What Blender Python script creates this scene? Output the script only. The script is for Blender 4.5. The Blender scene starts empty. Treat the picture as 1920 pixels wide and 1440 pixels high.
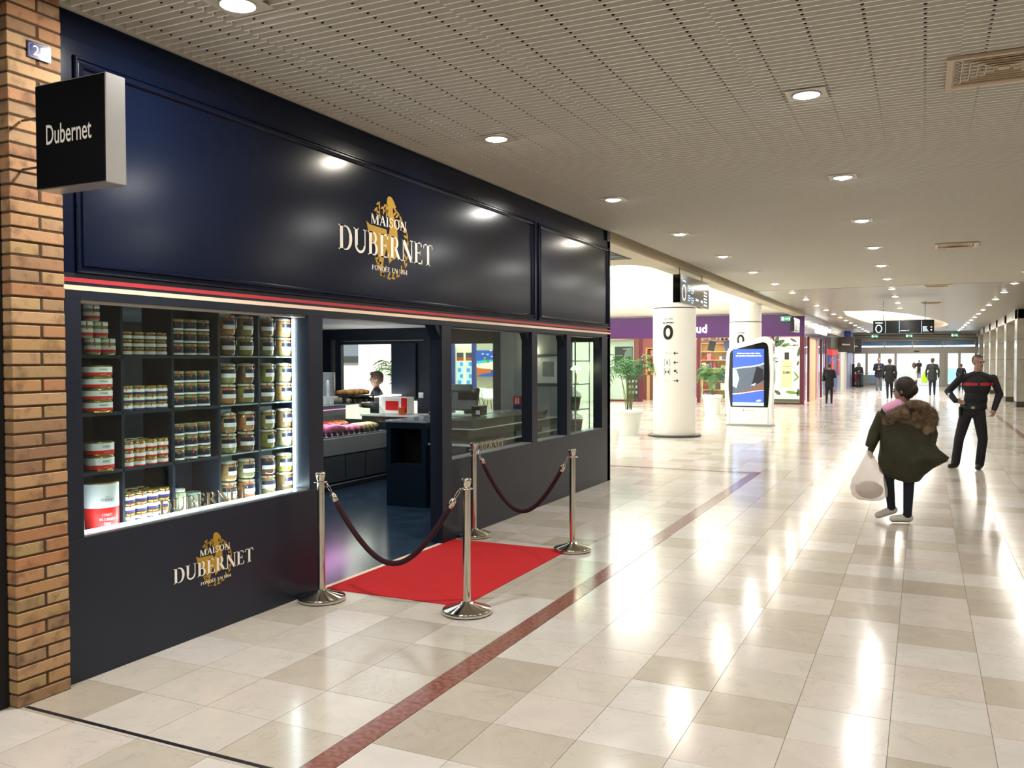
import bpy, bmesh, math, random
import numpy as np
from mathutils import Vector, Matrix
from mathutils.geometry import tessellate_polygon
S = bpy.context.scene
COL = S.collection
rnd = random.Random(11)
PI = math.pi

# ---------------------------------------------------------------- camera, world, exposure
cam = bpy.data.cameras.new('camera')
camo = bpy.data.objects.new('camera', cam)
COL.objects.link(camo)
YAW, PITCH, ROLL = 0.4437, 0.0258, -0.0029
_F = Vector((-math.sin(YAW) * math.cos(PITCH), math.cos(YAW) * math.cos(PITCH), -math.sin(PITCH)))
_R = Vector((math.cos(YAW), math.sin(YAW), 0))
_U = _R.cross(_F)
_R2 = _R * math.cos(ROLL) + _U * math.sin(ROLL)
_U2 = _U * math.cos(ROLL) - _R * math.sin(ROLL)
M = Matrix((_R2, _U2, -_F)).transposed().to_4x4()
M.translation = Vector((0, 0, 1.72))
camo.matrix_world = M
cam.sensor_width = 36
cam.lens = 36 * 1621.9 / 1920
cam.clip_start = 0.05
cam.clip_end = 400
S.camera = camo
S.view_settings.view_transform = 'Standard'
S.view_settings.look = 'None'
S.view_settings.gamma = 1
S.view_settings.use_curve_mapping = False
S.view_settings.exposure = 0.08
S.cycles.use_denoising = True
S.cycles.max_bounces = 7
S.cycles.diffuse_bounces = 4
S.cycles.glossy_bounces = 4
S.cycles.transmission_bounces = 6
S.cycles.transparent_max_bounces = 10
S.cycles.sample_clamp_indirect = 6
S.cycles.caustics_reflective = False
S.cycles.caustics_refractive = False
S.cycles.blur_glossy = 0.5

world = bpy.data.worlds.new('world')
S.world = world
world.use_nodes = True
bg = world.node_tree.nodes['Background']
bg.inputs[0].default_value = (0.86, 0.93, 1.0, 1)
bg.inputs[1].default_value = 1.9          # overcast daylight beyond the glass doors


def area_light(name, loc, rot, sx, sy, power, col, shape='RECTANGLE', spread=PI):
    l = bpy.data.lights.new(name, 'AREA')
    l.shape = shape
    l.size = sx
    if shape in ('RECTANGLE', 'ELLIPSE'):
        l.size_y = sy
    l.energy = power
    l.color = col
    l.spread = spread
    o = bpy.data.objects.new(name, l)
    COL.objects.link(o)
    o.location = loc
    o.rotation_euler = rot
    return o


HALL = (1.0, 1.0, 0.93)
# luminous ceiling of the side hall and its neighbours
area_light('hall_skylight_lamp', (-10.5, 24.5, 5.05), (0, 0, 0), 10, 19, 300, HALL)
# shop interior ceiling spots (soft)
area_light('shop_ceiling_lamp', (-7.0, 8.0, 2.26), (0, 0, 0), 3.0, 5.0, 62, (0.9, 0.95, 1.0))
area_light('oculus_lamp', (-0.6, 45.5, 4.4), (0, 0, 0), 2.4, 14, 260, (1, 0.93, 0.8))
area_light('perfumery_lamp', (-9.0, 38.5, 3.1), (0, 0, 0), 7, 3, 260, (1, 0.84, 0.62))


# ---------------------------------------------------------------- colours and materials
def lin(c):
    if isinstance(c, str):
        c = [int(c[i:i + 2], 16) for i in (1, 3, 5)]
    return tuple(((x / 255) / 12.92 if x / 255 <= .04045 else ((x / 255 + .055) / 1.055) ** 2.4) for x in c[:3])


def rgba(c):
    return (*lin(c), 1)


def mat(name, col, rough=.5, metal=0., emit=None, es=0., var=None, bump=None, trans=0., spec=.5, coat=0., alpha=1.,
        ior=1.45, rand=0., wear=None):
    m = bpy.data.materials.new(name)
    m.use_nodes = True
    nt = m.node_tree
    N, L = nt.nodes, nt.links
    b = N['Principled BSDF']
    I = b.inputs
    I['Base Color'].default_value = rgba(col)
    I['Roughness'].default_value = rough
    I['Metallic'].default_value = metal
    I['Specular IOR Level'].default_value = spec
    I['IOR'].default_value = ior
    I['Transmission Weight'].default_value = trans
    I['Coat Weight'].default_value = coat
    I['Coat Roughness'].default_value = .08
    I['Alpha'].default_value = alpha
    if emit is not None:
        I['Emission Color'].default_value = rgba(emit)
        I['Emission Strength'].default_value = es
    tc = None
    if var or bump or rand:
        tc = N.new('ShaderNodeTexCoord')
    src = None
    if var:      # (scale, second colour, low, high)
        nz = N.new('ShaderNodeTexNoise')
        nz.inputs['Scale'].default_value = var[0]
        nz.inputs['Detail'].default_value = 5
        L.new(tc.outputs['Object'], nz.inputs['Vector'])
        rp = N.new('ShaderNodeValToRGB')
        rp.color_ramp.elements[0].position = var[2] if len(var) > 2 else .35
        rp.color_ramp.elements[1].position = var[3] if len(var) > 3 else .65
        rp.color_ramp.elements[0].color = rgba(col)
        rp.color_ramp.elements[1].color = rgba(var[1])
        L.new(nz.outputs['Fac'], rp.inputs['Fac'])
        src = rp.outputs['Color']
    if rand:
        oi = N.new('ShaderNodeObjectInfo')
        mp = N.new('ShaderNodeMapRange')
        mp.inputs['To Min'].default_value = 1 - rand
        mp.inputs['To Max'].default_value = 1 + rand * .5
        L.new(oi.outputs['Random'], mp.inputs['Value'])
        mx = N.new('ShaderNodeMix')
        mx.data_type = 'RGBA'
        mx.blend_type = 'MULTIPLY'
        mx.inputs['Factor'].default_value = 1
        if src:
            L.new(src, mx.inputs[6])
        else:
            mx.inputs[6].default_value = rgba(col)
        L.new(mp.outputs['Result'], mx.inputs[7])
        src = mx.outputs[2]
    if src:
        L.new(src, I['Base Color'])
    if bump:     # (scale, strength)
        nb = N.new('ShaderNodeTexNoise')
        nb.inputs['Scale'].default_value = bump[0]
        nb.inputs['Detail'].default_value = 4
        L.new(tc.outputs['Object'], nb.inputs['Vector'])
        bp = N.new('ShaderNodeBump')
        bp.inputs['Strength'].default_value = bump[1]
        bp.inputs['Distance'].default_value = bump[2] if len(bump) > 2 else .01
        L.new(nb.outputs['Fac'], bp.inputs['Height'])
        L.new(bp.outputs['Normal'], I['Normal'])
    return m


def glass(name, tint=(255, 255, 255), refl=1.0):
    # thin pane: clear with Fresnel reflection
    m = bpy.data.materials.new(name)
    m.use_nodes = True
    nt = m.node_tree
    N, L = nt.nodes, nt.links
    N.remove(N['Principled BSDF'])
    out = N['Material Output']
    tr = N.new('ShaderNodeBsdfTransparent')
    tr.inputs[0].default_value = rgba(tint)
    gl = N.new('ShaderNodeBsdfGlossy')
    gl.inputs['Roughness'].default_value = .01
    gl.inputs[0].default_value = (refl, refl, refl, 1)
    fr = N.new('ShaderNodeFresnel')
    fr.inputs[0].default_value = 1.5
    mx = N.new('ShaderNodeMixShader')
    ge = N.new('ShaderNodeNewGeometry')
    iv = N.new('ShaderNodeMath'); iv.operation = 'SUBTRACT'; iv.inputs[0].default_value = 1
    L.new(ge.outputs['Backfacing'], iv.inputs[1])
    mu = N.new('ShaderNodeMath'); mu.operation = 'MULTIPLY'
    L.new(iv.outputs[0], mu.inputs[0]); L.new(fr.outputs[0], mu.inputs[1])
    L.new(mu.outputs[0], mx.inputs[0])
    L.new(tr.outputs[0], mx.inputs[1])
    L.new(gl.outputs[0], mx.inputs[2])
    L.new(mx.outputs[0], out.inputs[0])
    return m


MT = {}
def mk(k, *a, **kw):
    MT[k] = mat(k, *a, **kw)
    return MT[k]

mk('facade_paint', '#151b29', rough=.36, var=(2.0, '#1a202f'), bump=(60, .04, .004))
mk('fascia_paint', '#080f22', rough=.19, spec=.26, var=(1.2, '#0b1429'), bump=(5, .05, .004))
mk('interior_navy', '#1a2433', rough=.45)
mk('stripe_red', '#b5343d', rough=.45)
mk('stripe_white', '#f4d8bd', rough=.5)
mk('letter_white', '#f6efe6', rough=.4, emit='#f6efe6', es=.0)
mk('gold_print', '#b8902f', rough=.4, metal=.2)
mk('chrome', '#d8d2c6', rough=.09, metal=1.)
mk('steel', '#9b9e9e', rough=.38, metal=.45, bump=(3, .02))
mk('dark_steel', '#55595c', rough=.38, metal=.3)
mk('velvet', '#2c0714', rough=.9, bump=(220, .25, .002))
mk('carpet', '#c8131b', rough=.95, var=(350, '#b00e15'), bump=(400, .5, .004))
mk('white_plaster', '#f1eee6', rough=.6)
mk('cream_plaster', '#c9bfa8', rough=.6)
mk('white_gloss', '#f3f4f2', rough=.12, coat=.6)
mk('black_gloss', '#07090b', rough=.06, coat=.5)
mk('black_matte', '#0b0c0e', rough=.6)
mk('white_print', '#f2f2f0', rough=.5)
mk('slat_paint', '#eeebe2', rough=.38, metal=.0)
mk('slat_edge_lit', '#fbfaf4', rough=.4)  # blade underside painted paler, floor light on it put into the colour
mk('slot_dark', '#15120f', rough=.9)
mk('plenum', '#a29d92', rough=.9)
mk('trim_grey', '#bdb8ac', rough=.4)
mk('lamp_plate', '#c9c3b6', rough=.4)
mk('grille_cream', '#cbb79c', rough=.45)
mk('lens_warm', '#ffffff', emit='#ffe9c4', es=34)
mk('lens_cool', '#ffffff', emit='#fbf7ff', es=34)
mk('led_strip', '#ffffff', emit='#e9f2ff', es=26)
mk('luminous', '#ffffff', emit='#fbfff6', es=2.9)
mk('glow_white', '#ffffff', emit='#fffdf6', es=5)
mk('shop_floor', '#26384a', rough=.16, var=(5, '#33495d'), bump=(4, .02))
mk('grout', '#8d8274', rough=.7)
mk('purple', '#48145a', rough=.3)
mk('burgundy', '#5b1c2c', rough=.35)
mk('leaf_green', '#2f6a2c', rough=.45, var=(8, '#4a8a3c'))
mk('leaf_dark', '#1f4a2a', rough=.45, var=(8, '#2f6a38'))
mk('palm_stem', '#6f7440', rough=.6)
mk('pot_white', '#e9efea', rough=.35)
mk('soil', '#2a1f17', rough=.95)
mk('brick_clay', '#a8703f', rough=.85, var=(14, '#7a4a2c', .45, .75), bump=(70, .5, .004), rand=.0)
mk('mortar', '#4a3826', rough=.95, bump=(60, .4))
mk('stone_panel', '#a39f93', rough=.25, var=(3, '#b3afa4'), rand=.12)
mk('stone_dark', '#3b342c', rough=.4)
mk('glass_shelf', '#8fa3a6', rough=.1, trans=.0)
MT['pane'] = glass('pane', (238, 246, 242), 1.0)
MT['pane_clear'] = glass('pane_clear', (250, 252, 250), .8)


# marble floor: one cell value per tile picks the stone; veins and clouding in the stone itself
def floor_mat():
    m = bpy.data.materials.new('marble_tile')
    m.use_nodes = True
    N, L = m.node_tree.nodes, m.node_tree.links
    b = N['Principled BSDF']
    oi = N.new('ShaderNodeObjectInfo')
    at = N.new('ShaderNodeAttribute')
    at.attribute_name = 'tint'
    ad = N.new('ShaderNodeMath'); ad.operation = 'ADD'
    L.new(oi.outputs['Random'], ad.inputs[0]); L.new(at.outputs['Fac'], ad.inputs[1])
    frc = N.new('ShaderNodeMath'); frc.operation = 'FRACT'
    L.new(ad.outputs[0], frc.inputs[0])
    rp = N.new('ShaderNodeValToRGB')
    rp.color_ramp.interpolation = 'CONSTANT'
    els = rp.color_ramp.elements
    cols = ['#cbc2b6', '#d2cac1', '#c0b6a8', '#d3ccc5', '#cdc4ba', '#b6ab9c', '#d2cbc5', '#c6bdb0', '#cfc4bb', '#bfb4a6']
    els[0].color = rgba(cols[0]); els[1].position = .1; els[1].color = rgba(cols[1])
    for i in range(2, len(cols)):
        e = els.new(i / 10); e.color = rgba(cols[i])
    L.new(frc.outputs[0], rp.inputs['Fac'])
    geo = N.new('ShaderNodeNewGeometry')
    off = N.new('ShaderNodeVectorMath'); off.operation = 'SCALE'
    cmb = N.new('ShaderNodeCombineXYZ')
    for i in range(3): L.new(frc.outputs[0], cmb.inputs[i])
    L.new(cmb.outputs[0], off.inputs[0]); off.inputs['Scale'].default_value = 37
    vec = N.new('ShaderNodeVectorMath'); vec.operation = 'ADD'
    L.new(geo.outputs['Position'], vec.inputs[0]); L.new(off.outputs[0], vec.inputs[1])
    nz = N.new('ShaderNodeTexNoise'); nz.inputs['Scale'].default_value = 5; nz.inputs['Detail'].default_value = 7
    nz.inputs['Distortion'].default_value = .8
    L.new(vec.outputs[0], nz.inputs['Vector'])
    cl = N.new('ShaderNodeMapRange'); cl.inputs['To Min'].default_value = .86; cl.inputs['To Max'].default_value = 1.1
    L.new(nz.outputs['Fac'], cl.inputs['Value'])
    mx = N.new('ShaderNodeMix'); mx.data_type = 'RGBA'; mx.blend_type = 'MULTIPLY'; mx.inputs[0].default_value = 1
    L.new(rp.outputs['Color'], mx.inputs[6]); L.new(cl.outputs[0], mx.inputs[7])
    # thin dark veins
    n2 = N.new('ShaderNodeTexNoise'); n2.inputs['Scale'].default_value = 2.6; n2.inputs['Detail'].default_value = 9
    n2.inputs['Distortion'].default_value = 1.6
    L.new(vec.outputs[0], n2.inputs['Vector'])
    r2 = N.new('ShaderNodeValToRGB')
    e = r2.color_ramp.elements
    e[0].position = .490; e[0].color = (0, 0, 0, 1); e[1].position = .5; e[1].color = (1, 1, 1, 1)
    k = e.new(.510); k.color = (0, 0, 0, 1)
    L.new(n2.outputs['Fac'], r2.inputs['Fac'])
    vm = N.new('ShaderNodeMath'); vm.operation = 'MULTIPLY'; vm.inputs[1].default_value = .16
    L.new(r2.outputs['Color'], vm.inputs[0])
    m3 = N.new('ShaderNodeMix'); m3.data_type = 'RGBA'
    L.new(vm.outputs[0], m3.inputs[0]); L.new(mx.outputs[2], m3.inputs[6]); m3.inputs[7].default_value = rgba('#6f6250')
    L.new(m3.outputs[2], b.inputs['Base Color'])
    b.inputs['Roughness'].default_value = .155
    b.inputs['Specular IOR Level'].default_value = .55
    nb = N.new('ShaderNodeTexNoise'); nb.inputs['Scale'].default_value = 2.2; nb.inputs['Detail'].default_value = 2
    L.new(geo.outputs['Position'], nb.inputs['Vector'])
    bp = N.new('ShaderNodeBump'); bp.inputs['Strength'].default_value = .06; bp.inputs['Distance'].default_value = .01
    L.new(nb.outputs['Fac'], bp.inputs['Height']); L.new(bp.outputs['Normal'], b.inputs['Normal'])
    return m


MT['marble'] = floor_mat()
mk('stripe_stone', '#7d4d44', rough=.14, var=(34, '#936457', .4, .6))
mk('dark_strip', '#2a2630', rough=.4, metal=.4)


# bricks: each brick picks its own clay from its object's random value, with darker burnt stains
def brick_mat():
    m = MT['brick_clay']
    N, L = m.node_tree.nodes, m.node_tree.links
    b = N['Principled BSDF']
    oi = N.new('ShaderNodeObjectInfo')
    rp = N.new('ShaderNodeValToRGB')
    els = rp.color_ramp.elements
    cs = ['#af9066', '#a5714f', '#b4916a', '#8e6f54', '#ad7750', '#a58a5e', '#87624a']
    els[0].color = rgba(cs[0]); els[1].color = rgba(cs[-1])
    for i in range(1, len(cs) - 1):
        e = els.new(i / (len(cs) - 1)); e.color = rgba(cs[i])
    L.new(oi.outputs['Random'], rp.inputs['Fac'])
    tc = N.new('ShaderNodeTexCoord')
    sc = N.new('ShaderNodeVectorMath'); sc.operation = 'ADD'
    cmb = N.new('ShaderNodeCombineXYZ')
    mu = N.new('ShaderNodeMath'); mu.operation = 'MULTIPLY'; mu.inputs[1].default_value = 91
    L.new(oi.outputs['Random'], mu.inputs[0])
    for i in range(3): L.new(mu.outputs[0], cmb.inputs[i])
    L.new(tc.outputs['Object'], sc.inputs[0]); L.new(cmb.outputs[0], sc.inputs[1])
    nz = N.new('ShaderNodeTexNoise'); nz.inputs['Scale'].default_value = 13; nz.inputs['Detail'].default_value = 6
    L.new(sc.outputs[0], nz.inputs['Vector'])
    r2 = N.new('ShaderNodeValToRGB')
    r2.color_ramp.elements[0].position = .5; r2.color_ramp.elements[0].color = (0, 0, 0, 1)
    r2.color_ramp.elements[1].position = .72; r2.color_ramp.elements[1].color = (.7, .7, .7, 1)
    L.new(nz.outputs['Fac'], r2.inputs['Fac'])
    mx = N.new('ShaderNodeMix'); mx.data_type = 'RGBA'
    L.new(r2.outputs['Color'], mx.inputs[0]); L.new(rp.outputs['Color'], mx.inputs[6])
    mx.inputs[7].default_value = rgba('#59402f')
    L.new(mx.outputs[2], b.inputs['Base Color'])


brick_mat()


# ---------------------------------------------------------------- mesh builder
class MB:
    def __init__(self):
        self.v, self.f, self.m, self.s = [], [], [], []

    def add(self, vs, fs, mi=0, sm=False):
        o = len(self.v)
        self.v += [tuple(p) for p in vs]
        for f in fs:
            self.f.append([i + o for i in f])
            self.m.append(mi)
            self.s.append(sm)
        return self

    def box(self, x0, x1, y0, y1, z0, z1, mi=0):
        vs = [(x, y, z) for z in (z0, z1) for y in (y0, y1) for x in (x0, x1)]
        return self.add(vs, [(0, 2, 3, 1), (4, 5, 7, 6), (0, 1, 5, 4), (2, 6, 7, 3), (0, 4, 6, 2), (1, 3, 7, 5)], mi)

    def obox(self, c, size, rz=0., mi=0, rx=0., ry=0.):
        R = Matrix.Rotation(rz, 3, 'Z') @ Matrix.Rotation(ry, 3, 'Y') @ Matrix.Rotation(rx, 3, 'X')
        sx, sy, sz = [s / 2 for s in size]
        vs = [Vector(c) + R @ Vector((x, y, z)) for z in (-sz, sz) for y in (-sy, sy) for x in (-sx, sx)]
        return self.add(vs, [(0, 2, 3, 1), (4, 5, 7, 6), (0, 1, 5, 4), (2, 6, 7, 3), (0, 4, 6, 2), (1, 3, 7, 5)], mi)

    def quad(self, a, b, c, d, mi=0):
        return self.add([a, b, c, d], [(0, 1, 2, 3)], mi)

    def lathe(self, prof, c=(0, 0, 0), n=24, mi=0, sm=True, cap=True, a0=0., a1=2 * PI):
        full = abs(a1 - a0 - 2 * PI) < 1e-6
        k = n if full else n + 1
        vs = []
        for r, z in prof:
            for i in range(k):
                a = a0 + (a1 - a0) * i / n
                vs.append((c[0] + r * math.cos(a), c[1] + r * math.sin(a), c[2] + z))
        fs = []
        for j in range(len(prof) - 1):
            for i in range(n):
                i2 = (i + 1) % k
                fs.append((j * k + i, j * k + i2, (j + 1) * k + i2, (j + 1) * k + i))
        self.add(vs, fs, mi, sm)
        if cap and full:
            o = len(self.v) - len(vs)
            if prof[0][0] > 1e-5:
                self.f.append([o + i for i in reversed(range(n))]); self.m.append(mi); self.s.append(False)
            if prof[-1][0] > 1e-5:
                b = o + (len(prof) - 1) * k
                self.f.append([b + i for i in range(n)]); self.m.append(mi); self.s.append(False)
        return self

    def tube(self, pts, r, n=10, mi=0, sm=True, cap=True):
        pts = [Vector(p) for p in pts]
        rr = r if isinstance(r, (list, tuple)) else [r] * len(pts)
        vs = []
        prev = None
        for i, p in enumerate(pts):
            t = (pts[min(i + 1, len(pts) - 1)] - pts[max(i - 1, 0)]).normalized()
            if prev is None:
                u = t.cross(Vector((0, 0, 1)))
                if u.length < .01:
                    u = t.cross(Vector((1, 0, 0)))
            else:
                u = prev - t * prev.dot(t)
            u.normalize(); prev = u
            w = t.cross(u)
            for k in range(n):
                a = 2 * PI * k / n
                vs.append(p + (u * math.cos(a) + w * math.sin(a)) * rr[i])
        fs = []
        for j in range(len(pts) - 1):
            for i in range(n):
                fs.append((j * n + i, j * n + (i + 1) % n, (j + 1) * n + (i + 1) % n, (j + 1) * n + i))
        if cap:
            fs.append(tuple(reversed(range(n))))
            fs.append(tuple((len(pts) - 1) * n + i for i in range(n)))
        return self.add(vs, fs, mi, sm)

    def ell(self, c, r, nu=16, nv=10, mi=0, R=None):
        vs, fs = [], []
        c = Vector(c)
        for j in range(nv + 1):
            t = PI * j / nv
            for i in range(nu):
                a = 2 * PI * i / nu
                p = Vector((r[0] * math.sin(t) * math.cos(a), r[1] * math.sin(t) * math.sin(a), r[2] * math.cos(t)))
                vs.append(c + (R @ p if R else p))
        for j in range(nv):
            for i in range(nu):
                fs.append((j * nu + i, (j + 1) * nu + i, (j + 1) * nu + (i + 1) % nu, j * nu + (i + 1) % nu))
        return self.add(vs, fs, mi, True)

    def poly(self, pts, fn, w0, w1, mi=0):
        """extruded 2-D outline; fn(u,v,w) -> 3-D"""
        n = len(pts)
        tris = tessellate_polygon([[Vector((p[0], p[1], 0)) for p in pts]])
        vs = [fn(p[0], p[1], w0) for p in pts] + [fn(p[0], p[1], w1) for p in pts]
        fs = [tuple(t) for t in tris] + [tuple(i + n for i in reversed(t)) for t in tris]
        fs += [(i, (i + 1) % n, n + (i + 1) % n, n + i) for i in range(n)]
        return self.add(vs, fs, mi)

    def mesh(self, name, mats, bevel=0., seg=1, fixn=True):
        me = bpy.data.meshes.new(name)
        me.from_pydata(self.v, [], self.f)
        me.update()
        if not isinstance(mats, (list, tuple)):
            mats = [mats]
        for q in mats:
            me.materials.append(MT[q] if isinstance(q, str) else q)
        me.polygons.foreach_set('material_index', self.m)
        me.polygons.foreach_set('use_smooth', self.s)
        if fixn or bevel:
            bm = bmesh.new()
            bm.from_mesh(me)
            bmesh.ops.remove_doubles(bm, verts=bm.verts, dist=1e-6)
            bmesh.ops.recalc_face_normals(bm, faces=bm.faces)
            if bevel:
                es = [e for e in bm.edges if len(e.link_faces) == 2 and e.calc_face_angle(0) > .5]
                bmesh.ops.bevel(bm, geom=es, offset=bevel, segments=seg, profile=.6, affect='EDGES')
            bm.to_mesh(me)
            bm.free()
        return me

    def build(self, name, mats, parent=None, loc=None, rz=0., **kw):
        o = bpy.data.objects.new(name, self.mesh(name, mats, **kw))
        COL.objects.link(o)
        if parent is not None:
            o.parent = parent
        if loc is not None:
            o.location = loc
        if rz:
            o.rotation_euler = (0, 0, rz)
        return o


def tag(o, label=None, cat=None, group=None, kind=None):
    if label: o['label'] = label
    if cat: o['category'] = cat
    if group: o['group'] = group
    if kind: o['kind'] = kind
    return o


def thing(name, label, cat, loc=(0, 0, 0), group=None, rz=0., kind=None):
    o = bpy.data.objects.new(name, None)
    COL.objects.link(o)
    o.location = loc
    o.rotation_euler = (0, 0, rz)
    o.empty_display_size = .1
    return tag(o, label, cat, group, kind)


def link_mesh(name, me, parent=None, loc=(0, 0, 0), rz=0.):
    o = bpy.data.objects.new(name, me)
    COL.objects.link(o)
    o.parent = parent
    o.location = loc
    o.rotation_euler = (0, 0, rz)
    return o


def copy_tree(o, parent=None):
    c = o.copy()
    COL.objects.link(c)
    c.parent = parent
    for ch in list(o.children):
        copy_tree(ch, c)
    return c


def struct(o):
    o['kind'] = 'structure'
    return o


# ---------------------------------------------------------------- lettering
def text2d(s, size=1., bold=0., align='LEFT', spacing=1.):
    """returns (verts2d, faces) of a sans text; cap height about 0.7*size"""
    cu = bpy.data.curves.new('t', 'FONT')
    cu.body = s
    cu.size = size
    cu.offset = bold
    cu.align_x = align
    cu.space_character = spacing
    cu.resolution_u = 3
    ob = bpy.data.objects.new('t', cu)
    me = bpy.data.meshes.new_from_object(ob)
    vs = [(v.co.x, v.co.y) for v in me.vertices]
    fs = [tuple(p.vertices) for p in me.polygons]
    bpy.data.objects.remove(ob)
    bpy.data.meshes.remove(me)
    bpy.data.curves.remove(cu)
    return vs, fs


def text_mb(s, size, fn, bold=0., align='LEFT', mi=0, mb=None, fit=None, spacing=1.):
    mb = mb or MB()
    vs, fs = text2d(s, size, bold, align, spacing)
    if fit and vs:   # (u0,u1,v0,v1)
        xs = [v[0] for v in vs]; ys = [v[1] for v in vs]
        ax, bx, ay, by = min(xs), max(xs), min(ys), max(ys)
        vs = [(fit[0] + (x - ax) / (bx - ax) * (fit[1] - fit[0]), fit[2] + (y - ay) / (by - ay) * (fit[3] - fit[2])) for x, y in vs]
    mb.add([fn(x, y) for x, y in vs], fs, mi)
    return mb


# hand-drawn serif capitals, cap height 1: every glyph is (advance, [polygons])
TK, TN = .17, .055


def _rect(x0, y0, x1, y1):
    return [(x0, y0), (x1, y0), (x1, y1), (x0, y1)]


def _serif(x, w, y):
    h = .045
    s = .075
    return [(x - s, y), (x + w + s, y), (x + w + s, y + h), (x - s, y + h)] if y < .5 else \
        [(x - s, y - h), (x + w + s, y - h), (x + w + s, y), (x - s, y)]


def _stem(x, w, y0=0., y1=1., s0=True, s1=True):
    r = [_rect(x, y0, x + w, y1)]
    if s0: r.append(_serif(x, w, y0))
    if s1: r.append(_serif(x, w, y1))
    return r


def _arc(cx, cy, ax, ay, a0, a1, tx, ty, n=14):
    o = [(cx + ax * math.cos(a0 + (a1 - a0) * i / n), cy + ay * math.sin(a0 + (a1 - a0) * i / n)) for i in range(n + 1)]
    q = [(cx + (ax - tx) * math.cos(a0 + (a1 - a0) * i / n), cy + (ay - ty) * math.sin(a0 + (a1 - a0) * i / n)) for i in range(n + 1)]
    return [[o[i], o[i + 1], q[i + 1], q[i]] for i in range(n)]


def _ln(p, q, w):
    dx, dy = q[0] - p[0], q[1] - p[1]
    # horizontal thickness w
    return [(p[0] - w / 2, p[1]), (p[0] + w / 2, p[1]), (q[0] + w / 2, q[1]), (q[0] - w / 2, q[1])]


def glyph(c):
    H = PI / 2
    if c == 'D': return .86, _stem(.08, TK) + [_rect(.2, .945, .40, 1), _rect(.2, 0, .40, .055)] + _arc(.40, .5, .40, .5, -H, H, TK, TN)
    if c == 'U': return .86, _stem(.08, TK, .3, 1, False) + _stem(.68, TN, .3, 1, False) + _arc(.4075, .32, .3275, .33, PI, 2 * PI, .11, .1)
    if c == 'B': return .72, _stem(.08, TK) + [_rect(.2, .945, .36, 1), _rect(.2, 0, .38, .055), _rect(.2, .5, .36, .55)] + _arc(.36, .75, .22, .25, -H, H, .13, .05) + _arc(.38, .275, .26, .275, -H, H, .15, .05)
    if c == 'E': return .68, _stem(.08, TK) + [_rect(.2, .945, .58, 1), _rect(.2, 0, .6, .055), _rect(.2, .49, .48, .54), [(.53, .80), (.58, .80), (.58, 1), (.5, 1)], [(.52, 0), (.62, 0), (.64, .22), (.6, .22)], _rect(.45, .40, .48, .63)]
    if c == 'É': return .68, glyph('E')[1] + [[(.28, 1.08), (.34, 1.08), (.48, 1.28), (.36, 1.28)]]
    if c == 'F': return .62, _stem(.08, TK) + [_rect(.2, .945, .56, 1), _rect(.2, .49, .46, .54), [(.51, .78), (.56, .78), (.56, 1), (.48, 1)], _rect(.43, .40, .46, .63)]
    if c == 'R': return .80, _stem(.08, TK) + [_rect(.2, .945, .36, 1), _rect(.2, .47, .36, .52)] + _arc(.36, .735, .24, .265, -H, H, .14, .05) + [_ln((.40, .49), (.68, 0), .19), _rect(.6, 0, .84, .045)]
    if c == 'N': return .90, _stem(.10, TN) + _stem(.72, TN, 0, 1, False) + [_ln((.12, 1), (.74, 0), .2)]
    if c == 'T': return .74, _stem(.30, TK, 0, 1, True, False) + [_rect(.03, .945, .74, 1), [(.02, .78), (.05, .78), (.11, 1), (.03, 1)], [(.72, .78), (.75, .78), (.74, 1), (.66, 1)]]
    if c == 'M': return 1.05, _stem(.10, TN) + _stem(.78, TK) + [_ln((.14, 1), (.48, .02), .17), _ln((.48, .02), (.84, 1), .06)]
    if c == 'A': return .82, [_ln((.12, 0), (.42, 1), .06), _ln((.40, 1), (.70, 0), .18), _rect(.22, .32, .6, .37), _serif(.09, .06, 0), _serif(.60, .19, 0)]
    if c == 'I': return .36, _stem(.10, TK)
    if c == 'S': return .60, _arc(.30, .74, .22, .26, H * .25, PI + H * .6, .09, .07) + _arc(.30, .26, .24, .26, -PI + H * .25, H * .6, .11, .07) + [[(.12, .64), (.2, .52), (.48, .38), (.44, .5), (.26, .62)], _rect(.49, .72, .53, .95), _rect(.06, .05, .1, .3)]
    if c == 'O': return .86, _arc(.43, .5, .38, .51, 0, 2 * PI, .14, .06, 24)
    if c == 'C': return .78, _arc(.42, .5, .37, .51, H * .45, PI * 2 - H * .45, .15, .06, 20) + [_rect(.66, .68, .7, .97), _rect(.68, .04, .71, .26)]
    if c == '1': return .44, _stem(.15, .13) + [[(.03, .82), (.15, .86), (.2, 1), (.03, .88)]]
    if c == '8': return .58, _arc(.28, .75, .2, .25, 0, 2 * PI, .09, .05) + _arc(.28, .27, .24, .27, 0, 2 * PI, .1, .05)
    if c == '6': return .58, _arc(.29, .3, .24, .31, 0, 2 * PI, .11, .05) + [[(.06, .4), (.14, .7), (.44, 1.0), (.48, .96), (.24, .7), (.17, .4)]]
    if c == '4': return .6, [_rect(.33, 0, .46, 1), _rect(.02, .26, .58, .33), [(.03, .3), (.09, .3), (.42, .96), (.36, 1)], _serif(.33, .13, 0)]
    return .35, []


def serif_mb(s, fn, u0, u1, v0, v1, w0, w1, mi=0, mb=None, grow=None):
    """word fitted to u0..u1, v0..v1; grow: factor of height for the first letter"""
    mb = mb or MB()
    adv, items = 0, []
    for i, ch in enumerate(s):
        a, ps = glyph(ch)
        items.append((adv, ps, ch))
        adv += a + .03
    adv -= .03
    k = (u1 - u0) / adv
    h = v1 - v0
    for (x, ps, ch) in items:
        for p in ps:
            q = [(u0 + (x + a) * k, v0 + b * h) for a, b in p]
            mb.poly(q, fn, w0, w1, mi)
    return mb
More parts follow.
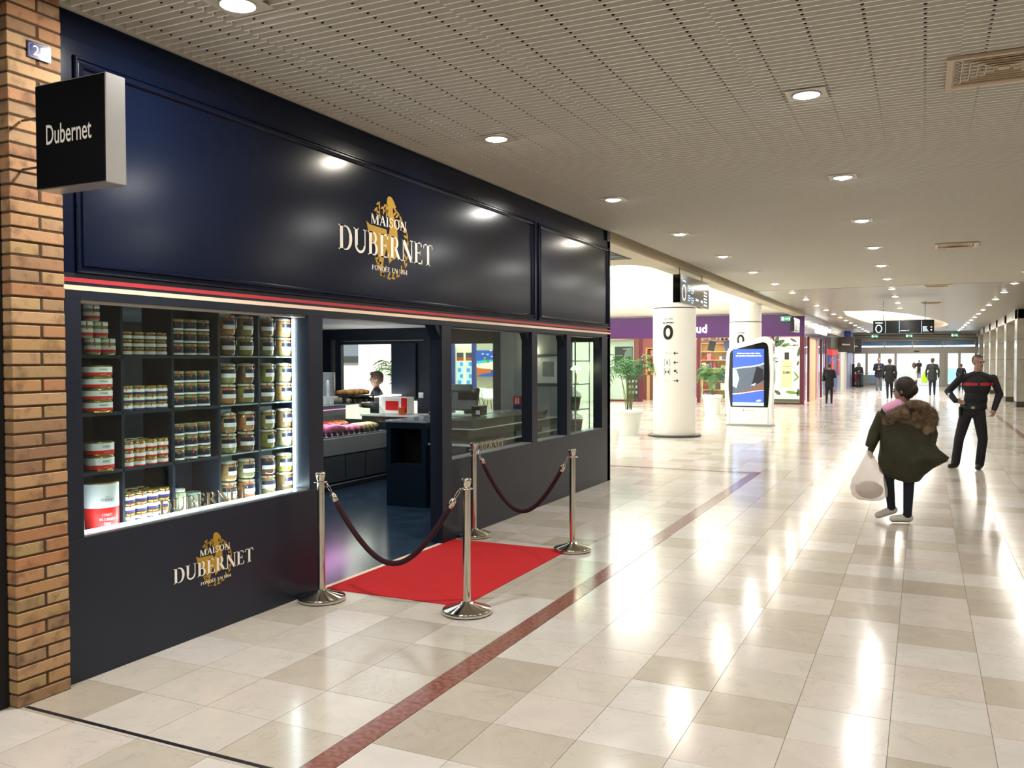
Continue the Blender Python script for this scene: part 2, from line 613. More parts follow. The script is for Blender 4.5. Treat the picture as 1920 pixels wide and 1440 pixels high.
# ================================================================ FLOOR
FX = -4.092
P = .4275
fl = thing('floor', None, None, (0, 0, 0), kind='structure')
MB().box(-17, 6.6, -7, 64.2, -.06, -.004).build('floor_base', 'grout', fl)
# shop floor
b = MB(); b.box(-9.6, FX - .045, 3.1, 11.9, -.004, .001); b.build('shop_floor', 'shop_floor', fl)
b = MB(); b.box(FX - .045, FX + .005, 5.29, 7.07, -.004, .002); b.build('threshold', 'stripe_white', fl)
# tile cells
cells = []
XR0, Y0 = -2.265, 3.215 - P * 24
ys = [Y0 + P * .982 * k for k in range(0, 175)]
ys = [3.215 + .4195 * k for k in range(-24, 145)]
for i, y in enumerate(ys[:-1]):
    y1 = ys[i + 1]
    inbox = y < 13.62
    for k in range(0, 21):
        x0 = XR0 + P * k
        x1 = x0 + P
        if inbox and k == 0: x0 = -2.236
        cells.append((x0, x1, y, y1))
    for k in range(0, 35):
        if inbox:
            x1 = -2.377 - .4285 * k
            x0 = x1 - .4285
        else:
            x1 = XR0 - P * k
            x0 = x1 - P
        if x0 < -16.9: continue
        if y1 < 12.0 and x1 < -4.0 and y > 2.8: continue
        if y < 2.8 and x1 < -4.3: continue
        cells.append((x0, x1, y, y1))


def project(p):
    d = Vector(p) - Vector((0, 0, 1.72))
    w = d.dot(_F)
    if w < .05: return None
    return 960 + 1621.9 * d.dot(_R2) / w, 720 - 1621.9 * d.dot(_U2) / w


def vis(p, m=90):
    q = project(p)
    return q is not None and -m < q[0] < 1920 + m and -m < q[1] < 1440 + m


scored = []
for c in cells:
    cx, cy = (c[0] + c[1]) / 2, (c[2] + c[3]) / 2
    hid = cx < FX + .02
    v = vis((cx, cy, 0)) and not hid
    scored.append((math.hypot(cx, cy) if v else 999, c))
scored.sort(key=lambda t: t[0])
near = [c for d, c in scored[:286] if d < 900]
rest = [c for d, c in scored if c not in set(near)]
G = .0014


def tile_mesh(w, l):
    mb = MB()
    mb.box(-w / 2 + G, w / 2 - G, -l / 2 + G, l / 2 - G, -.006, 0)
    return mb.mesh('floor_tile', 'marble')


TM = {}
for c in near:
    w, l = round(c[1] - c[0], 4), round(c[3] - c[2], 4)
    if (w, l) not in TM: TM[(w, l)] = tile_mesh(w, l)
    o = link_mesh('floor_tile', TM[(w, l)], fl, ((c[0] + c[1]) / 2, (c[2] + c[3]) / 2, rnd.uniform(-.0003, .0003)))
mb = MB()
tint = []
for c in rest:
    mb.box(c[0] + G, c[1] - G, c[2] + G, c[3] - G, -.006, 0)
    t = rnd.random()
    tint += [t] * 8
me = mb.mesh('floor_tiles', 'marble', fixn=False)
at = me.attributes.new('tint', 'FLOAT', 'POINT')
at.data.foreach_set('value', tint)
o = link_mesh('floor_tiles', me, fl)
tag(o, kind='stuff')
# brown stripe: slabs
y = 1.2
while y < 13.5:
    y1 = min(y + .83, 13.62)
    MB().box(-2.374, -2.239, y + G, y1 - G, -.006, .0003).build('stripe_slab', 'stripe_stone', fl)
    y = y1
x = -2.374
while x > -6:
    MB().box(x - .83 + G, x - G, 13.47, 13.62, -.006, .0003).build('stripe_slab', 'stripe_stone', fl)
    x -= .83
MB().box(-4.04, -1.9, 2.815, 2.838, -.004, .0012).build('expansion_strip', 'dark_strip', fl)
# far right stripe
y = 14.5
while y < 40:
    y1 = y + .83
    MB().box(2.0, 2.13, y + G, y1 - G, -.006, .0003).build('stripe_slab', 'stripe_stone', fl)
    y = y1

# ================================================================ CEILING OF THE GALLERY
Z = 3.6
ce = thing('ceiling', None, None, (0, 0, 0), kind='structure')
MB().box(-4.4, 6.6, 23.985, 24.05, Z + .0005, Z + .12).build('plenum_light_stop', 'plenum', ce)  # added closure that stops sky light leaking in above the far plate
MB().box(-4.22, 6.6, -7, 24.0, Z + .0435, Z + .06).build('plenum', 'plenum', ce)
XS = [-4.09, -3.495, -2.3, -1.06, .19, 1.42, 2.65, 3.88, 5.1, 6.4]
SL = {}
PT = .07
slat_items = []
yy = 1.0
row = 0
while yy < 23.95:
    for k in range(len(XS) - 1):
        slat_items.append((XS[k], XS[k + 1], yy + (.028 if k % 2 else 0)))
    yy += PT
sc2 = []
for s in slat_items:
    d = 999
    for fx in (.1, .5, .9):
        p = (s[0] + (s[1] - s[0]) * fx, s[2], Z)
        if vis(p, 5): d = min(d, s[2])
    # cut around lights / vents handled by plates hanging just below the blades
    sc2.append((d, s))
sc2.sort(key=lambda t: t[0])
nearsl = set(s for d, s in sc2[:292] if d < 900)


def slat_mesh(w):
    mb = MB()
    mb.box(-w / 2 + .001, w / 2 - .001, -.005, .005, 0, .043)
    mb.m = [1, 0, 0, 0, 0, 0]
    return mb.mesh('slat', ['slat_paint', 'slat_edge_lit'], fixn=False)


far_mb = MB()
for s in slat_items:
    w = round(s[1] - s[0], 3)
    if s in nearsl:
        if w not in SL: SL[w] = slat_mesh(w)
        link_mesh('slat', SL[w], ce, ((s[0] + s[1]) / 2, s[2], Z))
    else:
        far_mb.box(s[0] + .001, s[1] - .001, s[2] - .005, s[2] + .005, Z, Z + .043)
far_mb.m = [1, 0, 0, 0, 0, 0] * (len(far_mb.m) // 6)
tag(far_mb.build('slats', ['slat_paint', 'slat_edge_lit'], ce, fixn=False), kind='stuff')
mb = MB()       # carrier notches in the blades: hole shade painted as flat dark patches
yy = 1.0
while yy < 8.5:
    for k in range(len(XS) - 1):
        n = 4 if XS[k + 1] - XS[k] > .8 else 2
        for j in range(n):
            x = XS[k] + .14 + j * .305
            y = yy + (.028 if k % 2 else 0) - .0056
            pts = [(x - .011, Z + .022), (x + .011, Z + .022), (x + .008, Z + .0145), (x, Z + .012), (x - .008, Z + .0145)]
            mb.add([(p[0], y, p[1]) for p in pts], [tuple(range(5))])
    yy += PT
tag(mb.build('carrier_notch', 'slot_dark', ce, fixn=False), kind='stuff')
MB().box(-4.1, -4.074, .5, 11.9, Z - .014, Z + .09).build('edge_trim', 'trim_grey', ce)

# far flat ceiling of thin glossy slats, with the lens-shaped opening
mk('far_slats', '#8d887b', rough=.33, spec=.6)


def far_ceiling_mat():
    m = MT['far_slats']
    N, L = m.node_tree.nodes, m.node_tree.links
    b = N['Principled BSDF']
    g = N.new('ShaderNodeNewGeometry')
    sp = N.new('ShaderNodeSeparateXYZ')
    L.new(g.outputs['Position'], sp.inputs[0])
    w = N.new('ShaderNodeMath'); w.operation = 'MULTIPLY'; w.inputs[1].default_value = 2 * PI / .07
    L.new(sp.outputs['Y'], w.inputs[0])
    s = N.new('ShaderNodeMath'); s.operation = 'SINE'
    L.new(w.outputs[0], s.inputs[0])
    bp = N.new('ShaderNodeBump'); bp.inputs['Strength'].default_value = .25; bp.inputs['Distance'].default_value = .002
    L.new(s.outputs[0], bp.inputs['Height'])
    L.new(bp.outputs['Normal'], b.inputs['Normal'])


far_ceiling_mat()


def lens_pts():
    # cusps at (-2.75, 35.0) and (1.2, 50.5); bulging belly
    near_ = [(-2.75, 35.0), (-1.65, 35.3), (-.6, 38.4), (.35, 43.0), (.95, 47.5), (1.2, 51.0)]
    far_ = [(.9, 54.5), (.1, 56.5), (-1.0, 56.0), (-2.0, 51.5), (-2.6, 44.5), (-2.9, 38.5)]
    return near_ + far_


LP = lens_pts()
outer = [(-4.3, 23.98), (6.6, 23.98), (6.6, 64.2), (-4.45, 64.2)]
mb = MB()
allp = outer + LP
tr = tessellate_polygon([[Vector((*p, 0)) for p in outer], [Vector((*p, 0)) for p in LP]])
mb.add([(p[0], p[1], Z) for p in allp], [tuple(t) for t in tr])
mb.build('slat_plate', 'far_slats', ce)
mb = MB()
n = len(LP)
cx = sum(p[0] for p in LP) / n; cy = sum(p[1] for p in LP) / n
up = [(cx + (p[0] - cx) * .82, cy + (p[1] - cy) * .88) for p in LP]
for i in range(n):
    a, c = LP[i], LP[(i + 1) % n]
    d, e = up[(i + 1) % n], up[i]
    mb.quad((*a, Z), (*c, Z), (*c, Z + .22), (*a, Z + .22), 0)
    mb.quad((*a, Z + .22), (*c, Z + .22), (*d, Z + .5), (*e, Z + .5), 1)
    mb.quad((*e, Z + .5), (*d, Z + .5), (*d, Z + .95), (*e, Z + .95), 1)
mb.add([(*p, Z + .95) for p in up], [tuple(range(n))], 2)
mb.build('oculus_recess', ['grille_cream', 'white_plaster', 'glow_white'], ce)

# ---------------------------------------------------------------- walls out of frame (close the gallery)
wr = thing('wall_right', None, None, (0, 0, 0), kind='structure')
MB().box(6.55, 6.7, -7, 64.2, 0, 3.75).build('wall_panel', 'stone_panel', wr)
wb = struct(MB().box(-6, 6.7, -7.1, -7, 0, 3.75).build('wall_back', 'stone_panel'))
wl = thing('wall_left', None, None, (0, 0, 0), kind='structure')
MB().box(-4.3, FX - .02, -7, 2.785, 0, 3.75).build('dark_panel', 'black_matte', wl)
MB().box(-4.3, -4.24, 2.785, 3.1, 0, 3.75).build('dark_panel', 'black_matte', wl)

# ================================================================ BRICK PILASTER
pil = thing('brick_pilaster', 'tall brick pilaster left of the navy shopfront, with the number plate', 'pillar', (-4.05, 2.94, 0))
YA, YB = -.15, .148
cp = .0685
MB().box(-.12, -.006, YA + .006, YB - .003, 0, 3.66).build('mortar_core', 'mortar', pil)
nb = int(3.6 / cp)
for k in range(nb + 1):
    z0, z1 = k * cp + .002, k * cp + cp - .0095
    if z1 > 3.66: z1 = 3.66
    sp = [(YA, YB)] if k % 2 == 0 else [(YA, YA + .158), (YA + .17, YB)]
    for j, (a, c) in enumerate(sp):
        e = rnd.uniform(-.0025, .0025)
        mb = MB().box(-.13 if j == 0 else -.09, e, a + rnd.uniform(0, .003), c - rnd.uniform(0, .004), z0, z1)
        mb.build('brick', 'brick_clay', pil, bevel=.0035)

# ================================================================ SHOPFRONT
sf = thing('shopfront', 'navy painted shopfront with display windows, striped band and gold emblem', 'shopfront', (0, 0, 0))
T = .135
XI = FX - T


def slab(name, y0, y1, z0, z1, m='facade_paint', x0=XI, x1=FX):
    return MB().box(x0, x1, y0, y1, z0, z1).build(name, m, sf, bevel=.002)


ZS, ZT = .775, 2.062
slab('plinth_panel', 3.093, 5.287, 0, ZS)
slab('plinth_panel', 7.075, 11.92, 0, ZS)
for y0, y1 in ((3.093, 3.215), (5.118, 5.287), (7.075, 7.258), (9.152, 9.307), (10.235, 10.37), (11.573, 11.92)):
    slab('pier', y0, y1, ZS, ZT if y0 != 5.118 else ZT)
slab('lintel', 3.093, 11.92, ZT, 2.20)
# fascia with recessed top band
slab('fascia_board', 3.093, 11.92, 2.20, 3.44, 'fascia_paint')
slab('cornice_band', 3.093, 11.80, 3.44, 3.60, 'fascia_paint', x1=FX - .03)
# end wall of the shop facing the hall (returns to the left)


def moulding(y0, y1, z0, z1, name):
    # profile (inset from outer edge, height out of the board)
    prof = [(0, 0), (0, .012), (.006, .020), (.014, .020), (.020, .010), (.030, .010), (.036, .022), (.046, .026), (.054, .018), (.060, .006), (.062, 0)]
    mb = MB()
    rings = []
    for ins, h in prof:
        rings.append([(FX + h, y0 + ins, z0 + ins), (FX + h, y1 - ins, z0 + ins), (FX + h, y1 - ins, z1 - ins), (FX + h, y0 + ins, z1 - ins)])
    vs = [p for r in rings for p in r]
    fs = []
    for j in range(len(prof) - 1):
        for i in range(4):
            fs.append((j * 4 + i, j * 4 + (i + 1) % 4, (j + 1) * 4 + (i + 1) % 4, (j + 1) * 4 + i))
    mb.add(vs, fs)
    return mb.build(name, 'fascia_paint', sf)


moulding(3.185, 9.215, 2.205, 3.355, 'fascia_moulding')
moulding(9.325, 11.845, 2.205, 3.345, 'fascia_moulding')
MB().box(FX, FX + .0025, 3.093, 11.925, 2.152, 2.175).build('red_stripe', 'stripe_red', sf)
MB().box(FX, FX + .0025, 3.093, 11.925, 2.110, 2.135).build('white_stripe', 'stripe_white', sf)
# sills (pale strip inside each opening)
mk('sill_metal', '#8a8d92', rough=.3, metal=.3)
for y0, y1 in ((3.215, 5.118), (7.258, 9.152), (9.307, 10.235), (10.37, 11.573)):
    MB().box(XI, FX - .012, y0, y1, ZS - .002, ZS + .008).build('window_sill', 'sill_metal', sf)
    MB().box(XI, FX - .03, y0, y1, ZT - .012, ZT - .001).build('head_track', 'trim_grey' if y0 < 4 else 'dark_steel', sf)
    # corner bracket at top right
    if y0 > 7:
        for (ya, s) in ((y1, -1),):
            pts = [(ya, ZT), (ya + s * .11, ZT), (ya, ZT - .15)]
            MB().poly(pts, lambda u, v, w: (XI + w, u, v), .02, .10).build('corner_bracket', 'facade_paint', sf)
pts = [(7.075, ZT), (6.975, ZT), (7.075, ZT - .13)]
MB().poly(pts, lambda u, v, w: (XI + w, u, v), .01, .12).build('corner_bracket', 'facade_paint', sf)
# panes
MB().box(XI + .012, XI + .018, 3.215, 5.118, ZS + .008, ZT - .012).build('window_pane', 'pane', sf)
MB().box(XI + .012, XI + .018, 7.258, 9.152, ZS + .008, ZT - .012).build('window_pane', 'pane', sf)
MB().box(XI + .012, XI + .018, 9.307, 10.235, ZS + .008, ZT - .012).build('window_pane', 'pane', sf)
MB().box(XI + .012, XI + .018, 10.37, 11.573, ZS + .008, ZT - .012).build('window_pane', 'pane', sf)
# LED strips in the display window
MB().box(XI - .002, XI + .006, 5.097, 5.117, ZS + .01, ZT - .02).build('led_strip', 'led_strip', sf)
MB().box(XI - .022, XI - .004, 3.225, 5.11, ZS - .006, ZS + .004).build('led_strip', 'led_strip', sf)

# lettering and emblem
FN = lambda u, v, w: (FX + w, u, v)
EMB = [(6.175, 3.108), (6.195, 3.12), (6.217, 3.12), (6.238, 3.115), (6.262, 3.095), (6.302, 3.044), (6.300, 3.034), (6.259, 3.032), (6.248, 3.01), (6.275, 2.95), (6.317, 2.871),
       (6.325, 2.796), (6.318, 2.699), (6.306, 2.613), (6.254, 2.598), (6.194, 2.554), (6.177, 2.599), (6.153, 2.68), (6.11, 2.583), (6.101, 2.526), (6.077, 2.514),
       (6.115, 2.445), (6.059, 2.439), (6.045, 2.55), (6.029, 2.60), (6.005, 2.645), (5.99, 2.698), (5.911, 2.724), (5.862, 2.868), (5.912, 2.845), (6.155, 2.834),
       (6.160, 2.80), (6.19, 2.80), (6.205, 2.86), (6.198, 2.939), (6.165, 2.96), (6.165, 3.08)]
WR = [(6.042, 3.026), (6.009, 2.975), (6.045, 2.95), (6.107, 2.999), (6.149, 3.024), (6.157, 2.979), (6.293, 3.005), (6.327, 2.986), (6.371, 2.95), (6.405, 2.902), (6.45, 2.86),
      (6.467, 2.814), (6.475, 2.757), (6.466, 2.698), (6.456, 2.629), (6.446, 2.57), (6.392, 2.516), (6.321, 2.470), (6.252, 2.447), (6.184, 2.441), (6.101, 2.462), (6.036, 2.53), (6.010, 2.572)]


def leaf_poly(cx, cy, ang, L, W):
    o = []
    for t in range(9):
        a = 2 * PI * t / 9
        x = L * .5 * math.cos(a)
        y = W * .5 * math.sin(a) * (1 - .25 * math.cos(a))
        o.append((cx + x * math.cos(ang) - y * math.sin(ang), cy + x * math.sin(ang) + y * math.cos(ang)))
    return o


def logo(k, oy, oz):
    """k scale; the emblem measured around (6.2, 2.78) moves to (oy, oz)"""
    tr_ = lambda p: (oy + (p[0] - 6.2) * k, oz + (p[1] - 2.78) * k)
    F = lambda u, v, w: (FX + w, *tr_((u, v)))
    mb = MB()
    mb.poly(EMB, F, 0, .0015)
    mb.build('gold_bird', 'gold_print', sf)
    mb = MB()
    for i, (a, c) in enumerate(WR):
        ang = math.atan2(c - 2.75, a - 6.22)
        for s in (.55, -.55):
            if k > .9: mb = MB()
            mb.poly(leaf_poly(a + .012 * math.cos(ang) * (1 if s > 0 else -1.2), c + .012 * math.sin(ang) * (1 if s > 0 else -1.2), ang - s - PI * .35, .062, .020), F, 0, .0015)
            if k > .9: mb.build('wreath_leaf', 'gold_print', sf)
    if k < .9: tag(mb.build('gold_wreath', 'gold_print', sf), kind='stuff')
    mb = MB()
    F2 = lambda u, v, w: (FX + w, *tr_((u, v)))
    serif_mb('DUBERNET', F2, 5.49, 6.905, 2.597, 2.79, .0018, .0028, 0, mb)
    serif_mb('MAISON', F2, 5.925, 6.465, 2.857, 2.940, .0018, .0028, 0, mb)
    serif_mb('FONDÉE EN 1864', F2, 5.935, 6.475, 2.480, 2.520, .0018, .0028, 0, mb)
    mb.build('lettering', 'letter_white', sf)


logo(1., 6.2, 2.78)
logo(.487, 4.168, .4645)
# plexiglas name strips standing inside the windows
mk('champagne', '#b9a98c', rough=.35, metal=.5)
NP = lambda x: (lambda u, v, w: (x + w, u, v))
for (ya, yb, nm) in ((3.77, 4.59, 'a'), (7.80, 8.61, 'b')):
    t = thing('name_strip', 'clear strip reading DUBERNET in champagne letters, ' + ('in front of the jars' if nm == 'a' else 'in the window beside the doorway'), 'sign', (0, 0, 0))
    x = XI + .045
    serif_mb('DUBERNET', NP(x), ya + .03, yb - .03, ZS + .02, ZS + .105, .004, .007).build('lettering', 'champagne', t)
    MB().box(x, x + .0035, ya, yb, ZS + .009, ZS + .118).build('clear_plate', 'pane_clear', t)

# projecting sign
sg = thing('projecting_sign', 'square black projecting sign reading Dubernet with silver edge, beside the brick pilaster', 'sign', (-3.63, 2.86, 2.80))
mk('brushed_alu', '#b9b6b4', rough=.35, metal=.75, bump=(4, .05))
mk('sign_black', '#0a0d0d', rough=.22)
mb = MB().box(-.235, .245, -.055, .055, -.25, .252)
mb.build('casing', 'brushed_alu', sg, bevel=.004)
MB().box(-.229, .239, -.060, -.056, -.243, .244).build('black_face', 'sign_black', sg)
text_mb('Dubernet', .1, lambda u, v: (u, -.0615, v), bold=.0008, fit=(-.155, .155, -.042, .052)).build('lettering', 'letter_white', sg)
for zb in (.12, -.12):
    MB().tube([(-.235, 0, zb), (-.415, 0, zb)], .006).build('bracket_arm', 'dark_steel', sg)

# number plate 29
pl = thing('number_plate', 'small blue enamel house number plate reading 29 on the brick pilaster', 'sign', (-4.046, 2.958, 3.29), rz=-.07)
mk('enamel_blue', '#1f2a66', rough=.12, coat=1)
MB().box(0, .006, -.062, .062, -.042, .042).build('plate', 'enamel_blue', pl, bevel=.0015)
mb = MB()
c = .012
o_ = [(-.054 + c, -.034), (.054 - c, -.034), (.054, -.034 + c), (.054, .034 - c), (.054 - c, .034), (-.054 + c, .034), (-.054, .034 - c), (-.054, -.034 + c)]
for i in range(8):
    a, d = o_[i], o_[(i + 1) % 8]
    mb.tube([(.0065, a[0], a[1]), (.0065, d[0], d[1])], .0009, 4)
mb.build('border_line', 'letter_white', pl)
text_mb('29', .06, lambda u, v: (.0068, u, v), fit=(-.033, .036, -.025, .025)).build('numerals', 'letter_white', pl)

# ================================================================ SHOP SHELL
sh = thing('wall_shop', None, None, (0, 0, 0), kind='structure')
MB().box(-9.6, XI, 3.1, 12.0, 2.265, 2.33).build('shop_ceiling', mk('shop_ceiling', '#eceef2', rough=.6), sh)
for x, y in ((-5.2, 6.2), (-6.6, 8.4), (-7.9, 6.6), (-6.0, 10.3), (-8.2, 9.9)):
    MB().lathe([(.0, 0), (.045, 0), (.05, .004), (.05, .01)], (x, y, 2.252), 16).build('ceiling_spot', 'lens_warm', sh)
MB().box(-9.7, -9.6, 3.0, 12.0, 0, 2.33).build('side_panel', 'interior_navy', sh)
MB().box(-9.6, XI, 3.0, 3.1, 0, 2.33).build('side_panel', 'interior_navy', sh)
# back wall (y = 11.8) with the hatch, solid navy areas, pale wall and end glass
YW = 11.8
mb = MB()
def bw(x0, x1, z0, z1, m='interior_navy', n='back_panel', y0=YW, y1=YW + .08):
    return MB().box(x0, x1, y0, y1, z0, z1).build(n, m, sh)
bw(-9.6, -8.765, 0, 2.265)
bw(-8.765, -7.70, 2.01, 2.265)
bw(-8.765, -7.70, 0, .775)
bw(-7.70, -6.72, 1.10, 2.265)
bw(-7.70, -6.72, 0, .78)
bw(-7.28, -6.72, .78, 1.10)
bw(-6.72, -5.93, 2.0, 2.265, 'stone_dark')
bw(-5.93, -5.80, 0, 2.265)
mk('pale_wall', '#878c90', rough=.5)
bw(-5.80, -4.66, 0, 2.265, 'pale_wall', 'pale_panel')
bw(-4.66, -4.26, 2.0, 2.265, 'stone_dark')
bw(-4.66, -4.26, 0, .10)
bw(-6.72, -5.93, 0, .85)
MB().box(-4.66, -4.26, YW + .03, YW + .036, .10, 2.0).build('end_pane', 'pane', sh)
MB().box(-6.72, -5.93, YW + .03, YW + .036, .85, 2.0).build('end_pane', 'pane', sh)
MB().box(XI, FX - .0, YW, 11.92, 0, 3.6).build('corner_post', 'facade_paint', sh)
MB().box(-9.7, -4.3, 11.9, 11.95, 2.2, 3.6).build('upper_panel', 'facade_paint', sh)
MB().box(-8.7, -7.15, YW - .02, YW - .002, 2.06, 2.072).build('sliding_rail', 'steel', sh)
MB().box(-7.74, -7.28, YW - .05, YW - .012, 1.14, 2.02).build('hatch_panel', 'interior_navy', sh, bevel=.003)
MB().box(-8.93, -8.88, YW - .05, YW, 1.3, 2.09).build('square_tube', 'dark_steel', sh)
t = thing('light_switch', 'white square light switch on the navy wall inside the shop', 'switch', (-7.21, YW - .001, 1.19))
MB().box(-.045, .045, -.01, 0, -.045, .045).build('plate', 'white_gloss', t, bevel=.002)
MB().box(-.018, .018, -.014, -.01, -.03, .03).build('rocker', 'white_gloss', t, bevel=.001)
# ================================================================ DOWNLIGHTS
def at(u, v, ax, val):
    """where the sight line of a measured point meets the plane axis=val"""
    d = _F + _R2 * ((u - 960) / 1621.9) + _U2 * ((720 - v) / 1621.9)
    o = Vector((0, 0, 1.72))
    return o + d * ((val - o[ax]) / d[ax])


PLATE = MB().box(-.135, .135, -.13, .13, -.007, 0).mesh('plate', 'lamp_plate', bevel=.002)
RIM = MB().lathe([(.088, -.007), (.100, -.007), (.100, -.013), (.092, -.015), (.088, -.010)], n=28, cap=False).mesh('rim', 'trim_grey')
LENSW = MB().lathe([(0, -.030), (.045, -.027), (.075, -.017), (.089, -.0085)], n=28, cap=False).mesh('lens', 'lens_warm', fixn=False)
LENSC = MB().lathe([(0, -.030), (.045, -.027), (.075, -.017), (.089, -.0085)], n=28, cap=False).mesh('lens', 'lens_cool', fixn=False)
LAMPD = {}


def downlight(x, y, z, warm, label, group, power, off=0.):
    t = thing('downlight', label, 'ceiling light', (x, y, z), group)
    link_mesh('plate', PLATE, t)
    link_mesh('rim', RIM, t)
    link_mesh('lens', LENSW if warm else LENSC, t)
    if power:
        key = (warm, power)
        if key not in LAMPD:
            l = bpy.data.lights.new('downlight_lamp', 'AREA')
            l.shape = 'DISK'; l.size = .17; l.energy = power
            l.color = (1, .93, .79) if warm else (1, .98, .91)
            l.spread = PI
            LAMPD[key] = l
        o = bpy.data.objects.new('downlight_lamp', LAMPD[key])
        COL.objects.link(o)
        o.parent = t
        o.location = (0, 0, -.034)
    return t


ORD = ['first', 'second', 'third', 'fourth', 'fifth', 'sixth', 'seventh', 'eighth', 'ninth', 'tenth', 'eleventh', 'twelfth', 'thirteenth', 'fourteenth', 'fifteenth', 'sixteenth', 'seventeenth', 'eighteenth', 'nineteenth', 'twentieth', 'twenty-first', 'twenty-second']


def row(x, y0, k0, k1, nm, warm, first):
    n = 0
    for k in range(k0, k1):
        y = y0 + 3.038 * k
        seen = y > first
        if -2.9 < x < 1.3 and 34.6 < y < 57.5:
            continue
        if seen:
            lab = '%s downlight from the camera in the %s ceiling row' % (ORD[min(n, 21)], nm)
            n += 1
        else:
            lab = 'unlit side: ceiling downlight behind the camera, %s row, %d' % (nm, k)
            lab = 'round ceiling downlight behind the camera, %s row, %s' % (nm, ORD[k - k0])
        wm = warm(k)
        downlight(x, y, Z, wm, lab, 'downlights in the %s ceiling row' % nm, 62 if (k < 0 and nm == 'left') else 23)


row(-3.257, 6.56, -3, 19, 'left', lambda k: k >= 0 and k % 3 != 1, 3.3)
row(-.758, 6.44, -3, 19, 'middle', lambda k: k > 6, 5)
row(1.99, 24.27, -10, 13, 'right', lambda k: k % 2 == 0, 20)


for i, x in enumerate((-7.6, -9.4, -11.2, -13.0)):  # unseen downlights added to brighten the pier behind the hatch
    downlight(x, 13.3, 3.48, False, 'added unseen soffit downlight behind the shop, %s from the shopfront' % ORD[i], 'added downlights in the hall soffit', 45)

# ================================================================ AIR VENTS
def vent(x, y, s, label, detail=True):
    t = thing('air_vent', label, 'vent', (x, y, Z), 'square ceiling air diffusers')
    h = s / 2
    mb = MB()
    def ring(a, b, z0, z1):
        # square funnel ring from half-size a (z0) to b (z1)
        A = [(-a, -a, z0), (a, -a, z0), (a, a, z0), (-a, a, z0)]
        B = [(-b, -b, z1), (b, -b, z1), (b, b, z1), (-b, b, z1)]
        mb.add(A + B, [(i, (i + 1) % 4, 4 + (i + 1) % 4, 4 + i) for i in range(4)])
    ring(h, h, 0, -.022); ring(h, h - .035, -.022, -.022); ring(h - .035, h - .05, -.022, -.012); ring(h - .05, h - .06, -.012, 0.03)
    mb.build('frame', 'grille_cream', t, fixn=False)
    MB().box(-h + .05, h - .05, -h + .05, h - .05, .03, .034).build('back_plate', 'slot_dark', t)
    n = 5 if detail else 3
    for i in range(n):
        a = h - .085 - i * (h - .10) / n
        mb = MB()
        A = [(-a, -a, -.012), (a, -a, -.012), (a, a, -.012), (-a, a, -.012)]
        b = a - .03
        B = [(-b, -b, .022), (b, -b, .022), (b, b, .022), (-b, b, .022)]
        c = a - .006
        Cc = [(-c, -c, -.014), (c, -c, -.014), (c, c, -.014), (-c, c, -.014)]
        mb.add(A + B, [(i2, (i2 + 1) % 4, 4 + (i2 + 1) % 4, 4 + i2) for i2 in range(4)])
        mb.add(A + Cc, [(i2, (i2 + 1) % 4, 4 + (i2 + 1) % 4, 4 + i2) for i2 in range(4)])
        mb.build('louvre', 'grille_cream', t, fixn=False)
    MB().box(-.03, .03, -.03, .03, -.014, -.004).build('centre_cap', 'grille_cream', t)


vent(.45, 6.39, .66, 'large square ceiling air diffuser at the top right of the photo')
vent(.47, 15.85, .62, 'square ceiling air diffuser between the first and third diffusers, second from the camera', True)
vent(.30, 24.2, .6, 'third square ceiling air diffuser from the camera', False)
vent(.22, 31.4, .6, 'farthest square ceiling air diffuser, near the lens-shaped opening', False)

# ================================================================ SIDE HALL
hall = thing('wall_hall', None, None, (0, 0, 0), kind='structure')
ZF = 3.48
mb = MB()
mb.box(-4.62, -4.22, 15.25, 35.6, ZF, Z + .1)
mb.build('beam', 'cream_plaster', hall)
MB().box(-17, -4.22, 11.95, 15.25, ZF, Z + .1).build('soffit', 'cream_plaster', hall)
MB().box(-4.225, -4.2, 11.95, 35.6, ZF + .02, Z + .1).build('beam_face', mk('beam_beige', '#a99c80', rough=.5), hall)
# curved transition of the soffit corner
pts = [(-4.62, 15.25)] + [(-4.62 - .35 * (1 - math.cos(a * PI / 12)), 15.25 + .9 * (1 - math.sin(a * PI / 12))) for a in range(7)]
MB().poly(pts, lambda u, v, w: (u, v, w), ZF, ZF + .2).build('soffit_corner', 'cream_plaster', hall)
MB().box(-4.62, -4.5, 15.25, 35.6, ZF + .1, 5.25).build('upper_wall', 'white_plaster', hall)
MB().box(-17, -4.5, 15.15, 15.25, ZF + .1, 5.25).build('upper_wall', 'white_plaster', hall)
MB().box(-17, -4.3, 35.75, 35.85, 3.4, 5.25).build('upper_wall', 'white_plaster', hall)
MB().box(-17.1, -17, 11.9, 41, 0, 5.25).build('side_wall', 'white_plaster', hall)
MB().box(-17, -9.7, 11.85, 11.95, 0, 3.6).build('side_wall', 'white_plaster', hall)
MB().box(-17, -4.5, 15.2, 35.8, 5.2, 5.3).build('luminous_ceiling', 'luminous', hall)
# cove curving from the wall into the luminous ceiling
mb = MB()
n = 8
prof = [(35.75 - 1.7 * math.sin(i * PI / 2 / n), 3.62 + 1.55 * (1 - math.cos(i * PI / 2 / n))) for i in range(n + 1)]
vs = [(x, y, z) for x in (-17, -4.6) for y, z in prof]
mb.add(vs, [(i, i + 1, n + 2 + i, n + 1 + i) for i in range(n)], 0, True)
mb.build('cove', 'white_plaster', hall)
